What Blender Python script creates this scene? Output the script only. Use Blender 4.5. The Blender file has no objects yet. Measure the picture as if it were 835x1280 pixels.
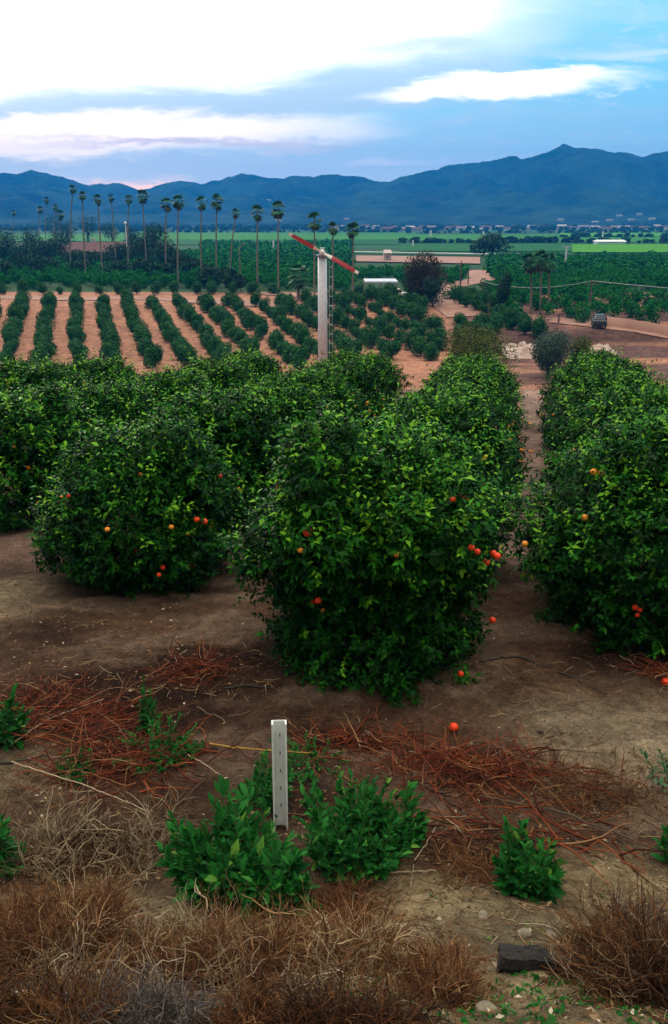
import bpy, math, random
import numpy as np
from mathutils import Vector, Matrix
R = math.radians
random.seed(7); rng = np.random.default_rng(11)
C = bpy.context.scene.collection
sc = bpy.context.scene

# ------------------------------------------------------------------ camera
PITCH = R(19.4); CZ = 4.3; FPX = 1065.0
cam = bpy.data.objects.new('camera', bpy.data.cameras.new('camera')); C.objects.link(cam)
cam.location = (0, 0, CZ); cam.rotation_euler = (math.pi/2 - PITCH, 0, 0)
cam.data.sensor_fit = 'VERTICAL'; cam.data.sensor_height = 36; cam.data.lens = FPX/1280*36
cam.data.clip_start = 0.05; cam.data.clip_end = 20000
sc.camera = cam
sc.view_settings.view_transform = 'Standard'; sc.view_settings.look = 'None'
sc.view_settings.exposure = 0.72; sc.view_settings.gamma = 1.0; sc.view_settings.use_curve_mapping = False
sc.cycles.use_denoising = True
sc.cycles.max_bounces = 6; sc.cycles.diffuse_bounces = 1; sc.cycles.glossy_bounces = 2
sc.cycles.transmission_bounces = 3; sc.cycles.volume_bounces = 1; sc.cycles.transparent_max_bounces = 6
sc.cycles.use_adaptive_sampling = True; sc.cycles.adaptive_threshold = 0.02

# ------------------------------------------------------------------ world (dusk sky with broken cloud)
SUN_EL, SUN_AZ = R(14), R(-22)
world = bpy.data.worlds.new('World'); sc.world = world; world.use_nodes = True
wt = world.node_tree; wt.nodes.clear()
def W(kind, **kw):
    n = wt.nodes.new(kind)
    for k, v in kw.items(): setattr(n, k, v)
    return n
def wm(op, a, b=None, c=None, clamp=False):
    n = W('ShaderNodeMath', operation=op, use_clamp=clamp)
    for i, v in enumerate((a, b, c)):
        if v is None: continue
        if isinstance(v, (int, float)): n.inputs[i].default_value = v
        else: wt.links.new(v, n.inputs[i])
    return n.outputs[0]
def wsmooth(v, lo, hi):
    n = W('ShaderNodeMapRange', interpolation_type='SMOOTHSTEP')
    wt.links.new(v, n.inputs[0]); n.inputs[1].default_value = lo; n.inputs[2].default_value = hi
    return n.outputs[0]
def wmix(f, a, b):
    n = W('ShaderNodeMix', data_type='RGBA')
    if isinstance(f, (int, float)): n.inputs[0].default_value = f
    else: wt.links.new(f, n.inputs[0])
    for i, v in ((6, a), (7, b)):
        if isinstance(v, tuple): n.inputs[i].default_value = (*v, 1)
        else: wt.links.new(v, n.inputs[i])
    return n.outputs[2]
def wcomb(a, b, c=0.0):
    n = W('ShaderNodeCombineXYZ')
    for i, v in enumerate((a, b, c)):
        if isinstance(v, (int, float)): n.inputs[i].default_value = v
        else: wt.links.new(v, n.inputs[i])
    return n.outputs[0]
def wnoise(vec, scale, detail=6, rough=0.55, dist=0.0):
    n = W('ShaderNodeTexNoise'); wt.links.new(vec, n.inputs['Vector'])
    n.inputs['Scale'].default_value = scale; n.inputs['Detail'].default_value = detail
    n.inputs['Roughness'].default_value = rough; n.inputs['Distortion'].default_value = dist
    return n.outputs[0]
tc = W('ShaderNodeTexCoord'); sep = W('ShaderNodeSeparateXYZ'); wt.links.new(tc.outputs['Generated'], sep.inputs[0])
dx, dy, dz = sep.outputs
front = wsmooth(dy, 0.05, 0.45)
ysafe = wm('MAXIMUM', dy, 0.05)
U = wm('DIVIDE', dx, ysafe); V = wm('DIVIDE', dz, ysafe)      # tangent of azimuth and of elevation towards the valley
n1 = wnoise(wcomb(wm('MULTIPLY', U, 5.0), wm('MULTIPLY', V, 26.0), 3.1), 1.0, 9, 0.62, 0.4)
n2 = wnoise(wcomb(wm('MULTIPLY', U, 3.0), wm('MULTIPLY', V, 14.0), 9.7), 1.0, 5, 0.5, 0.2)
n3 = wnoise(wcomb(wm('MULTIPLY', U, 16.0), wm('MULTIPLY', V, 60.0), 5.3), 1.0, 8, 0.68, 0.5)
wu = wm('ADD', U, wm('MULTIPLY', wm('SUBTRACT', n2, 0.5), 0.30))
wv = wm('ADD', wm('ADD', V, wm('MULTIPLY', wm('SUBTRACT', n1, 0.5), 0.055)), wm('MULTIPLY', wm('SUBTRACT', n3, 0.5), 0.020))
def ell(cu, cv, ru, rv, slope=0.0, lo=0.5, hi=1.25):
    a = wm('DIVIDE', wm('SUBTRACT', wu, cu), ru)
    b = wm('DIVIDE', wm('SUBTRACT', wm('SUBTRACT', wv, cv), wm('MULTIPLY', wm('SUBTRACT', wu, cu), slope)), rv)
    d = wm('SQRT', wm('ADD', wm('MULTIPLY', a, a), wm('MULTIPLY', b, b)))
    return wm('MULTIPLY', wm('SUBTRACT', 1.0, wsmooth(d, lo, hi)), front)
HOR = (0.46, 0.66, 0.82); TOPR = (0.22, 0.50, 0.60); WHITE = (1.25, 1.16, 1.12); BLUEC = (0.38, 0.53, 0.66)
base = wmix(wsmooth(V, 0.03, 0.20), HOR, TOPR)
base = wmix(wm('MULTIPLY', wsmooth(wu, -0.15, 0.30), wsmooth(V, 0.02, 0.12)), base, (0.18, 0.50, 0.68))
base = wmix(wm('MULTIPLY', wsmooth(n1, 0.45, 0.68), 0.4), base, (0.34, 0.50, 0.66))
col = base
col = wmix(ell(-0.34, 0.200, 0.55, 0.088, 0.0, 0.65, 1.25), col, WHITE)               # great bright sheet upper left
col = wmix(ell(0.02, 0.205, 0.16, 0.045, 0.10, 0.6, 1.2), col, WHITE)
col = wmix(wm('MULTIPLY', wm('MULTIPLY', wsmooth(n3, 0.50, 0.66), wsmooth(U, -0.35, 0.1)), 0.35), col, (0.50, 0.60, 0.74))
col = wmix(wm('MULTIPLY', ell(-0.22, 0.150, 0.30, 0.007, 0.02, 0.1, 1.8), 0.45), col, (0.62, 0.68, 0.80))
col = wmix(wm('MULTIPLY', ell(-0.13, 0.104, 0.36, 0.019, 0.03, 0.45, 1.35), 0.92), col, BLUEC)  # blue-grey streak under it
col = wmix(wm('MULTIPLY', ell(0.07, 0.128, 0.17, 0.018, 0.16, 0.3, 1.4), 0.85), col, BLUEC)
col = wmix(wm('MULTIPLY', ell(0.09, 0.165, 0.10, 0.007, 0.02, 0.2, 1.6), 0.6), col, BLUEC)
col = wmix(ell(0.20, 0.124, 0.15, 0.0135, 0.05, 0.55, 1.2), col, WHITE)                # bright streak on the right
col = wmix(wm('MULTIPLY', ell(0.36, 0.155, 0.10, 0.008, 0.0, 0.2, 1.5), 0.55), col, (0.62, 0.70, 0.80))
col = wmix(wm('MULTIPLY', ell(0.30, 0.19, 0.16, 0.010, 0.1, 0.2, 1.5), 0.4), col, (0.35, 0.55, 0.72))
col = wmix(ell(-0.31, 0.076, 0.36, 0.021, 0.02, 0.55, 1.25), col, (1.35, 1.12, .98))   # low bright band left
col = wmix(wm('MULTIPLY', ell(-0.16, 0.070, 0.16, 0.004, 0.0, 0.2, 1.6), 0.8), col, (0.55, 0.46, 0.60))
col = wmix(wm('MULTIPLY', ell(-0.15, 0.045, 0.5, 0.013, 0.0, 0.3, 1.4), 0.6), col, (0.38, 0.52, 0.74))
col = wmix(wm('MULTIPLY', ell(-0.22, 0.024, 0.13, 0.010, 0.0, 0.3, 1.4), 0.95), col, (1.6, 0.85, 0.62))
col = wmix(wm('MULTIPLY', ell(0.07, 0.052, 0.04, 0.004, 0.0, 0.2, 1.6), 0.5), col, (0.80, 0.80, 0.95))
over = wmix(wsmooth(dz, 0.3, 0.9), (0.12, 0.13, 0.13), (1.55, 1.40, 1.15))
behind = wmix(wsmooth(dz, 0.4, 0.95), (0.015, 0.018, 0.02), (1.40, 1.25, 1.0))
rest = wmix(wsmooth(dy, -0.4, 0.3), behind, over)
sky_all = wmix(wm('MULTIPLY', front, wm('SUBTRACT', 1.0, wsmooth(V, 0.35, 0.9))), rest, col)
nish = W('ShaderNodeTexSky', sky_type='NISHITA', sun_disc=False)
nish.sun_elevation = SUN_EL; nish.sun_rotation = SUN_AZ
b1 = W('ShaderNodeBackground'); wt.links.new(nish.outputs[0], b1.inputs[0]); b1.inputs[1].default_value = 0.05
b2 = W('ShaderNodeBackground'); wt.links.new(sky_all, b2.inputs[0]); b2.inputs[1].default_value = 1.28
mx = W('ShaderNodeMixShader'); mx.inputs[0].default_value = 0.88
wt.links.new(b1.outputs[0], mx.inputs[1]); wt.links.new(b2.outputs[0], mx.inputs[2])
wo = W('ShaderNodeOutputWorld'); wt.links.new(mx.outputs[0], wo.inputs[0])
world.cycles.sampling_method = 'MANUAL'; world.cycles.sample_map_resolution = 1024

sl = bpy.data.lights.new('sun', 'SUN'); sl.energy = 0.9; sl.angle = R(12); sl.color = (1, 0.86, 0.72)
so = bpy.data.objects.new('sun', sl); C.objects.link(so)
sdir = Vector((math.sin(SUN_AZ)*math.cos(SUN_EL), math.cos(SUN_AZ)*math.cos(SUN_EL), math.sin(SUN_EL)))
so.rotation_euler = sdir.to_track_quat('Z', 'Y').to_euler()

# ------------------------------------------------------------------ numpy helpers
def _h(ix, iy, iz, seed):
    n = (ix*374761393 + iy*668265263 + iz*2147483647 + seed*974634777) & 0xffffffff
    n = ((n ^ (n >> 13))*1274126177) & 0xffffffff
    return ((n ^ (n >> 16)) & 0xffff)/65535.0
def noise3(x, y, z, seed=0):
    x, y, z = [np.asarray(a, float) for a in np.broadcast_arrays(x, y, z)]
    xi, yi, zi = np.floor(x).astype(np.int64), np.floor(y).astype(np.int64), np.floor(z).astype(np.int64)
    fx, fy, fz = x-xi, y-yi, z-zi
    fx, fy, fz = [f*f*(3-2*f) for f in (fx, fy, fz)]
    r = 0
    for a in (0, 1):
        for b in (0, 1):
            for c in (0, 1):
                r = r + _h(xi+a, yi+b, zi+c, seed)*(fx if a else 1-fx)*(fy if b else 1-fy)*(fz if c else 1-fz)
    return r
def fbm(x, y, z=0.0, oct=4, seed=0):
    s, a, t = 0, 1, 0
    for o in range(oct):
        s = s + a*(noise3(np.asarray(x)*2**o, np.asarray(y)*2**o, np.asarray(z)*2**o, seed+o*17)-0.5); t += a; a *= 0.5
    return s/t*2
def norm(v): return v/np.maximum(np.linalg.norm(v, axis=-1, keepdims=True), 1e-9)
def sstep(v, a, b):
    t = np.clip((v-a)/(b-a), 0, 1); return t*t*(3-2*t)

HP = np.array([(-60, 3.2), (0, 2.75), (2.4, 1.3), (3.4, .62), (4.3, .2), (5.4, 0), (7.5, 0), (36, -2.85), (60, -11.4), (104, -12.9), (150, -10.1), (172, -10.3), (500, -14), (1500, -24), (3000, -30), (9000, -30)], float)
def H(x, y):
    x = np.asarray(x, float); y = np.asarray(y, float)
    z = np.interp(y, HP[:, 0], HP[:, 1])
    near = 1-sstep(y, 30, 45)
    z = z + near*(0.11*fbm(x*.35, y*.35, 0, 3, 3) + 0.055*fbm(x*1.7, y*1.7, 0, 3, 5)*(1-sstep(y, 14, 20)) + .045*fbm(x*6, y*6, 0, 3, 9)*(1-sstep(y, 9, 13)))
    mid = sstep(y, 50, 62)*(1-sstep(y, 160, 180))
    z = z + mid*0.25*fbm(x*.08, y*.08, 0, 3, 8)
    # cut bank and graded pad right of the terrace rows
    z = z + mid*.9*sstep(x, 24, 32)*sstep(y, 116, 120)*(1-sstep(y, 122, 150))*(0.8+.4*fbm(x*.2, y*.2, 0, 3, 2))
    return z
def h1(x, y): return float(H(x, y))
def ray(px, py):
    u = (px-417.5)/FPX; v = (640-py)/FPX
    return np.array((u, math.cos(PITCH)+v*math.sin(PITCH), -math.sin(PITCH)+v*math.cos(PITCH)))
_hp = [tuple(p) for p in HP.tolist()]
def hbase(y):
    for (a, b), (c, d) in zip(_hp, _hp[1:]):
        if y <= c: return b+(d-b)*(y-a)/(c-a)
    return _hp[-1][1]
def gnd(px, py):                      # the spot of ground seen at a place in the photograph
    d = [float(q) for q in ray(px, py)]; t = 0.5
    while t < 7000 and CZ+d[2]*t > hbase(d[1]*t): t *= 1.004
    for k in range(3):
        e = h1(d[0]*t, d[1]*t)-hbase(d[1]*t); t = 0.5 if k == 0 and t < .5 else t
        lo, hi = t*.8, t*1.2
        for _ in range(22):
            m_ = (lo+hi)/2
            if CZ+d[2]*m_ > hbase(d[1]*m_)+e: lo = m_
            else: hi = m_
        t = (lo+hi)/2
    return d[0]*t, d[1]*t
def lift(px, py, Y):                  # the point seen there on the upright plane at distance Y
    d = ray(px, py); t = Y/d[1]; return np.array((d[0]*t, Y, CZ+d[2]*t))

def link(o, parent=None):
    C.objects.link(o)
    if parent is not None: o.parent = parent
    return o
def tag(o, label=None, cat=None, group=None, kind=None):
    if label: o['label'] = label
    if cat: o['category'] = cat
    if group: o['group'] = group
    if kind: o['kind'] = kind
    return o
def empty(name, loc=(0, 0, 0), rz=0.0):
    o = bpy.data.objects.new(name, None); o.location = loc; o.rotation_euler = (0, 0, rz); o.empty_display_size = .1
    return link(o)
def mesh(name, verts, faces, mat, tint=None, smooth=False):
    verts = np.asarray(verts, np.float32); faces = np.asarray(faces, np.int32)
    me = bpy.data.meshes.new(name); k = faces.shape[1]
    me.vertices.add(len(verts)); me.vertices.foreach_set('co', verts.ravel())
    me.loops.add(faces.size); me.loops.foreach_set('vertex_index', faces.ravel())
    me.polygons.add(len(faces)); me.polygons.foreach_set('loop_start', np.arange(0, faces.size, k, dtype=np.int32))
    try: me.polygons.foreach_set('loop_total', np.full(len(faces), k, np.int32))
    except Exception: pass
    if smooth: me.polygons.foreach_set('use_smooth', np.ones(len(faces), bool))
    if tint is not None:
        tint = np.asarray(tint, np.float32)
        if tint.ndim == 1:
            a = me.attributes.new('tint', 'FLOAT', 'POINT'); a.data.foreach_set('value', tint)
        else:
            a = me.attributes.new('soil', 'FLOAT_COLOR', 'POINT')
            a.data.foreach_set('color', np.concatenate([tint, np.ones((len(tint), 1), np.float32)], 1).ravel())
    me.update(calc_edges=True); me.materials.append(mat)
    return me
def mobj(name, me, parent=None): return link(bpy.data.objects.new(name, me), parent)

class MB:                              # collects boxes, cylinders and loose faces into one mesh
    def __init__(s): s.v = []; s.f = []
    def add(s, v, f):
        b = len(s.v); s.v += [tuple(map(float, p)) for p in v]; s.f += [tuple(i+b for i in q) for q in f]
    def box(s, c, d, rz=0.0, taper=1.0):
        cx, cy, cz = c; a, b, h = d[0]/2, d[1]/2, d[2]/2; co, si = math.cos(rz), math.sin(rz); V_ = []
        for z, k in ((-h, 1), (h, taper)):
            for x, y in ((-a, -b), (a, -b), (a, b), (-a, b)):
                x *= k; y *= k; V_.append((cx+x*co-y*si, cy+x*si+y*co, cz+z))
        s.add(V_, [(3, 2, 1, 0), (4, 5, 6, 7), (0, 1, 5, 4), (1, 2, 6, 5), (2, 3, 7, 6), (3, 0, 4, 7)])
    def tube(s, p, q, r0, r1=None, n=12):
        r1 = r0 if r1 is None else r1; p = Vector(p); q = Vector(q); d = (q-p).normalized()
        a = d.orthogonal().normalized(); b = d.cross(a); V_ = []
        for c, r in ((p, r0), (q, r1)):
            for i in range(n):
                t = 2*math.pi*i/n; V_.append(c+a*(r*math.cos(t))+b*(r*math.sin(t)))
        s.add(V_, [(i, (i+1) % n, n+(i+1) % n, n+i) for i in range(n)]+[tuple(range(n-1, -1, -1)), tuple(range(n, 2*n))])
    def build(s, name, m, parent=None, smooth=False, bevel=0):
        me = bpy.data.meshes.new(name); me.from_pydata(s.v, [], s.f); me.materials.append(m); me.update()
        if smooth: me.polygons.foreach_set('use_smooth', [True]*len(me.polygons))
        o = mobj(name, me, parent)
        if bevel:
            md = o.modifiers.new('b', 'BEVEL'); md.width = bevel; md.segments = 2; md.limit_method = 'ANGLE'
        return o

# ------------------------------------------------------------------ materials
def mat(name, col=(.5, .5, .5), rough=.7, col2=None, scale=5, bump=0, attr=None, ramp=None, spec=.5, trans=0, metal=0, detail=6, mixlo=.35, mixhi=.65, bumpscale=None):
    m = bpy.data.materials.new(name); m.use_nodes = True; t = m.node_tree; b = t.nodes['Principled BSDF']
    b.inputs['Roughness'].default_value = rough; b.inputs['Specular IOR Level'].default_value = spec; b.inputs['Metallic'].default_value = metal
    out = None; N = t.nodes.new; L = t.links.new
    tcn = N('ShaderNodeTexCoord')
    def nz(sc_, dt=detail):
        n = N('ShaderNodeTexNoise'); L(tcn.outputs['Object'], n.inputs['Vector']); n.inputs['Scale'].default_value = sc_; n.inputs['Detail'].default_value = dt; return n
    if ramp:
        a = N('ShaderNodeAttribute'); a.attribute_name = 'tint'; r = N('ShaderNodeValToRGB'); L(a.outputs['Fac'], r.inputs[0])
        e = r.color_ramp.elements
        while len(e) < len(ramp): e.new(.5)
        for i, (p, c) in enumerate(ramp): e[i].position = p; e[i].color = (*c, 1)
        out = r.outputs[0]
    if col2 is not None:
        n = nz(scale); mr = N('ShaderNodeMapRange'); L(n.outputs[0], mr.inputs[0]); mr.inputs[1].default_value = mixlo; mr.inputs[2].default_value = mixhi
        mxn = N('ShaderNodeMix'); mxn.data_type = 'RGBA'; L(mr.outputs[0], mxn.inputs[0])
        if out is not None: L(out, mxn.inputs[6])
        else: mxn.inputs[6].default_value = (*col, 1)
        mxn.inputs[7].default_value = (*col2, 1); out = mxn.outputs[2]
    if out is not None: L(out, b.inputs['Base Color'])
    else: b.inputs['Base Color'].default_value = (*col, 1)
    if bump:
        n = nz(bumpscale or scale*4); bp = N('ShaderNodeBump'); bp.inputs['Strength'].default_value = bump; bp.inputs['Distance'].default_value = .02; L(n.outputs[0], bp.inputs['Height']); L(bp.outputs[0], b.inputs['Normal'])
    if trans:
        tr = N('ShaderNodeBsdfTranslucent'); ms = N('ShaderNodeMixShader'); ms.inputs[0].default_value = trans
        if out is not None: L(out, tr.inputs[0])
        else: tr.inputs[0].default_value = (*col, 1)
        L(b.outputs[0], ms.inputs[1]); L(tr.outputs[0], ms.inputs[2]); L(ms.outputs[0], t.nodes['Material Output'].inputs[0])
    return m
M = {}
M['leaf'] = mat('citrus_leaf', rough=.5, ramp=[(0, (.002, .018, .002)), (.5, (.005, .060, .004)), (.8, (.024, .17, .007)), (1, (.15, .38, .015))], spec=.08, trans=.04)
M['leafmid'] = mat('citrus_foliage', rough=.6, ramp=[(0, (.005, .050, .010)), (.6, (.012, .115, .018)), (1, (.034, .20, .02))], spec=.15)
M['leaffar'] = mat('orchard_foliage', rough=.8, ramp=[(0, (.006, .085, .016)), (.6, (.014, .17, .026)), (1, (.035, .26, .035))], spec=.05)
M['dark'] = mat('dark_foliage', rough=.7, ramp=[(0, (.008, .035, .018)), (.6, (.012, .055, .025)), (1, (.025, .09, .03))], spec=.15)
M['olive'] = mat('olive_foliage', rough=.7, ramp=[(0, (.045, .075, .006)), (.6, (.075, .11, .010)), (1, (.12, .16, .015))], spec=.15)
M['grey'] = mat('grey_green_foliage', rough=.7, ramp=[(0, (.03, .07, .05)), (.6, (.05, .11, .075)), (1, (.09, .16, .10))], spec=.15)
M['brown'] = mat('dry_brown_foliage', rough=.8, ramp=[(0, (.04, .035, .015)), (.6, (.065, .055, .022)), (1, (.09, .08, .03))], spec=.1)
M['palm'] = mat('palm_frond', rough=.6, ramp=[(0, (.06, .07, .03)), (.3, (.02, .11, .045)), (1, (.045, .19, .06))], spec=.2)
M['bark'] = mat('bark', (.06, .045, .03), .9, (.12, .09, .065), 20, .6)
M['palmbark'] = mat('palm_trunk', (.16, .15, .11), .9, (.24, .22, .17), 3, .4)
M['weed'] = mat('weed_leaf', rough=.6, ramp=[(0, (.006, .055, .010)), (.5, (.010, .10, .014)), (.85, (.02, .16, .025)), (1, (.12, .28, .04))], spec=.08, trans=.15)
M['weedgrey'] = mat('grey_weed_leaf', rough=.6, ramp=[(0, (.03, .09, .04)), (1, (.09, .18, .08))], spec=.2, trans=.1)
M['stem'] = mat('weed_stem', (.05, .11, .02), .6, (.09, .12, .04), 30)
M['dry'] = mat('dry_stems', rough=.85, ramp=[(0, (.022, .013, .009)), (.35, (.11, .042, .016)), (.65, (.20, .095, .042)), (.85, (.36, .23, .11)), (1, (.50, .42, .28))], spec=.15)
M['straw'] = mat('pale_dead_twigs', rough=.85, ramp=[(0, (.04, .025, .015)), (.5, (.15, .105, .06)), (1, (.40, .33, .22))], spec=.15)
M['grydry'] = mat('grey_dead_twigs', rough=.9, ramp=[(0, (.04, .035, .035)), (.5, (.10, .085, .08)), (1, (.22, .19, .17))], spec=.1)
M['red'] = mat('red_brown_prunings', rough=.8, ramp=[(0, (.03, .010, .006)), (.45, (.15, .028, .010)), (.7, (.24, .055, .02)), (.85, (.26, .13, .06)), (1, (.42, .33, .20))], spec=.2)
M['orange'] = mat('orange_peel', (.98, .04, .003), .5, (.95, .075, .005), 12, .15, bumpscale=260)
M['yorange'] = mat('ripening_peel', (.92, .24, .01), .45, (.85, .36, .03), 12, .15, bumpscale=260)
M['white'] = mat('white_paint', (.62, .66, .74), .45, (.52, .56, .64), 3, .1)
M['bright'] = mat('bright_white', (.85, .85, .85), .5)
M['redpaint'] = mat('red_paint', (.50, .055, .065), .45, (.36, .04, .05), 4)
M['metal'] = mat('galvanised', (.42, .46, .50), .4, (.30, .33, .37), 6, metal=.6)
M['pvc'] = mat('white_vinyl', (.90, .97, 1.0), .4, (.76, .84, .88), 9, .08)
M['slot'] = mat('dark_slot', (.03, .045, .05), .8)
M['black'] = mat('black_rubber', (.012, .012, .013), .5)
M['wood'] = mat('weathered_pole', (.10, .07, .055), .9, (.16, .12, .09), 6, .3)
M['char'] = mat('charred_wood', (.006, .006, .007), .9, (.025, .022, .022), 14, 1.0)
M['stone'] = mat('pale_stone', (.22, .19, .14), .9, (.12, .10, .075), 12, .6)
M['clod'] = mat('soil_clods', (.13, .095, .065), .95, (.05, .035, .026), 4, .6)
M['stick'] = mat('bleached_stick', (.38, .31, .21), .8, (.26, .19, .11), 25, .3)
M['yellow'] = mat('yellow_cane', (.36, .22, .02), .6, (.25, .14, .02), 14)
M['litter'] = mat('leaf_litter', rough=.8, ramp=[(0, (.04, .025, .015)), (.6, (.13, .07, .03)), (.9, (.25, .17, .09)), (1, (.48, .42, .32))], spec=.2)
M['tarp'] = mat('pale_tarp', (.60, .47, .40), .6, (.30, .20, .16), .6, .5)
M['concrete'] = mat('pale_road', (.50, .48, .46), .9, (.42, .40, .38), .5)
M['dirtroad'] = mat('dirt_road', (.36, .20, .15), .95, (.27, .145, .105), .3, .2)
M['roof'] = mat('brown_roof', (.15, .075, .075), .9, (.11, .055, .055), 2)
M['wall'] = mat('stucco', (.26, .22, .22), .9, (.20, .17, .17), 1)
M['pale'] = mat('pale_stucco', (.55, .50, .46), .9, (.46, .42, .40), 1)
M['glass'] = mat('window_glass', (.03, .04, .05), .15)
M['carp'] = mat('car_paint', (.03, .04, .05), .35)
def fieldmat(name, a, b, sx):
    m = bpy.data.materials.new(name); m.use_nodes = True; t = m.node_tree; N = t.nodes.new; L = t.links.new; bs = t.nodes['Principled BSDF']; bs.inputs['Roughness'].default_value = .95; bs.inputs['Specular IOR Level'].default_value = .05
    tcn = N('ShaderNodeTexCoord'); mp = N('ShaderNodeMapping'); mp.inputs['Scale'].default_value = sx; L(tcn.outputs['Object'], mp.inputs[0])
    n = N('ShaderNodeTexNoise'); n.inputs['Scale'].default_value = 1; n.inputs['Detail'].default_value = 5; L(mp.outputs[0], n.inputs['Vector'])
    mr = N('ShaderNodeMapRange'); mr.inputs[1].default_value = .4; mr.inputs[2].default_value = .6; L(n.outputs[0], mr.inputs[0])
    x = N('ShaderNodeMix'); x.data_type = 'RGBA'; L(mr.outputs[0], x.inputs[0]); x.inputs[6].default_value = (*a, 1); x.inputs[7].default_value = (*b, 1); L(x.outputs[2], bs.inputs['Base Color'])
    return m
M['fgreen'] = fieldmat('green_crop', (.045, .22, .02), (.03, .16, .02), (.004, .05, 1))
M['fbright'] = fieldmat('bright_crop', (.09, .30, .015), (.06, .24, .015), (.005, .06, 1))
M['fdark'] = fieldmat('dark_crop', (.012, .085, .02), (.02, .12, .025), (.006, .06, 1))

# ground: real soil colour per place, broken by procedural grain, clods and damp stains
g = bpy.data.materials.new('ground_soil'); g.use_nodes = True; t = g.node_tree; N = t.nodes.new; L = t.links.new; bs = t.nodes['Principled BSDF']
bs.inputs['Roughness'].default_value = .95; bs.inputs['Specular IOR Level'].default_value = .08
at = N('ShaderNodeAttribute'); at.attribute_name = 'soil'; tcn = N('ShaderNodeTexCoord')
def gn(s, d, r=.6, kind='ShaderNodeTexNoise'):
    n = N(kind); n.inputs['Scale'].default_value = s
    if kind == 'ShaderNodeTexNoise': n.inputs['Detail'].default_value = d; n.inputs['Roughness'].default_value = r
    L(tcn.outputs['Object'], n.inputs['Vector']); return n
def gmul(c, n, lo, hi, a, b):
    mr = N('ShaderNodeMapRange'); L(n, mr.inputs[0]); mr.inputs[1].default_value = lo; mr.inputs[2].default_value = hi; mr.inputs[3].default_value = a; mr.inputs[4].default_value = b
    x = N('ShaderNodeVectorMath'); x.operation = 'SCALE'; L(c, x.inputs[0]); L(mr.outputs[0], x.inputs['Scale']); return x.outputs[0]
c = at.outputs['Color']
c = gmul(c, gn(1.3, 8, .7).outputs[0], .32, .68, .55, 1.5)
c = gmul(c, gn(9, 8, .75).outputs[0], .32, .68, .6, 1.4)
c = gmul(c, gn(38, 8, .8).outputs[0], .35, .65, .55, 1.45)
c = gmul(c, gn(3.1, 8, .75).outputs[0], .35, .65, .75, 1.25)
L(c, bs.inputs['Base Color'])
vb = gn(26, 0, kind='ShaderNodeTexVoronoi'); nb = gn(30, 10, .85); nb2 = gn(7, 6, .6)
ad = N('ShaderNodeMath'); ad.operation = 'MULTIPLY_ADD'; L(nb.outputs[0], ad.inputs[0]); ad.inputs[1].default_value = .8; L(nb2.outputs[0], ad.inputs[2])
bp = N('ShaderNodeBump'); bp.inputs['Strength'].default_value = 1; bp.inputs['Distance'].default_value = .07; L(ad.outputs[0], bp.inputs['Height']); L(bp.outputs[0], bs.inputs['Normal'])
M['ground'] = g

# ------------------------------------------------------------------ ground sheet to the horizon
ys = np.concatenate([np.arange(-18, 1.5, .5), 1.5*1.008**np.arange(0, int(math.log(4250/1.5)/math.log(1.008)))])
cc = np.linspace(-1, 1, 301); cx = np.sign(cc)*np.abs(cc)**1.7
YY = np.repeat(ys[:, None], len(cx), 1); HW = .9*np.maximum(ys, 0)+8
XX = HW[:, None]*cx[None, :]
ZZ = H(XX, YY)
def gz(x, y, cxx, cyy, rx, ry): return np.exp(-(((x-cxx)/rx)**2+((y-cyy)/ry)**2))
def lerp(a, b, f): return a+(np.array(b)-a)*f[..., None]
soil = np.zeros(XX.shape+(3,)); soil[:] = (.105, .060, .038)
soil = lerp(soil, (.034, .018, .013), np.clip(sstep(fbm(XX*.5, YY*.9, 0, 4, 21), -.25, .25), 0, 1)*(1-sstep(YY, 40, 50)))
soil = lerp(soil, (.17, .115, .080), sstep(fbm(XX*.8+4, YY*1.5, 0, 4, 87), .08, .4)*(1-sstep(YY, 40, 50)))
soil = lerp(soil, (.30, .235, .16), np.clip(1.4*gz(XX, YY, 2.5, 6.15, .95, .75)*(.45+1.0*noise3(XX*3, YY*3, 0, 4)), 0, 1))
soil = lerp(soil, (.34, .265, .155), sstep(4.6-YY+.8*fbm(XX*1.2, YY*1.2, 0, 3, 31), 0, .6))
soil = lerp(soil, (.24, .19, .12), np.clip(gz(XX, YY, -.75, 4.2, .5, .30)+gz(XX, YY, 1.0, 3.6, .7, .45)+.8*gz(XX, YY, -2.6, 6.0, .5, .5)+gz(XX, YY, -4.2, 9.6, .8, .8), 0, 1))
soil = lerp(soil, (.22, .165, .095), sstep(3.0-YY+.5*fbm(XX*2, YY*2, 0, 3, 35), 0, .5))
soil = lerp(soil, (.30, .20, .165), sstep(YY, 10.0, 13)*(1-sstep(YY, 45, 60))*(.55+.45*sstep(fbm(XX*.6, YY*.4, 0, 3, 77), -.4, .2)))
pink = sstep(YY, 50, 62)*(1-sstep(YY, 166, 172))
soil = lerp(soil, (.40, .195, .125), pink)
soil = lerp(soil, (.33, .165, .11), pink*sstep(fbm(XX*.05, YY*.12, 0, 4, 41), -.2, .4))
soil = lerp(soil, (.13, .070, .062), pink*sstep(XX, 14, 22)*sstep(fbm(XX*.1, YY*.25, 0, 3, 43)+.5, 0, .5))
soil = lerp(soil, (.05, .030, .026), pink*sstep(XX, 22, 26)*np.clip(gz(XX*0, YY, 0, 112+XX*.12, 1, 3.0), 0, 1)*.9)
soil = lerp(soil, (.03, .075, .03), sstep(YY, 166, 172))
grn = fbm(XX*.003, YY*.02, 0, 3, 51)
soil = lerp(soil, (.02, .11, .03), sstep(YY, 300, 420)*sstep(grn, -.2, .2))
soil = lerp(soil, (.03, .06, .04), sstep(YY, 1300, 1700))
nr, ncn = XX.shape; idx = np.arange(nr*ncn).reshape(nr, ncn)
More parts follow.
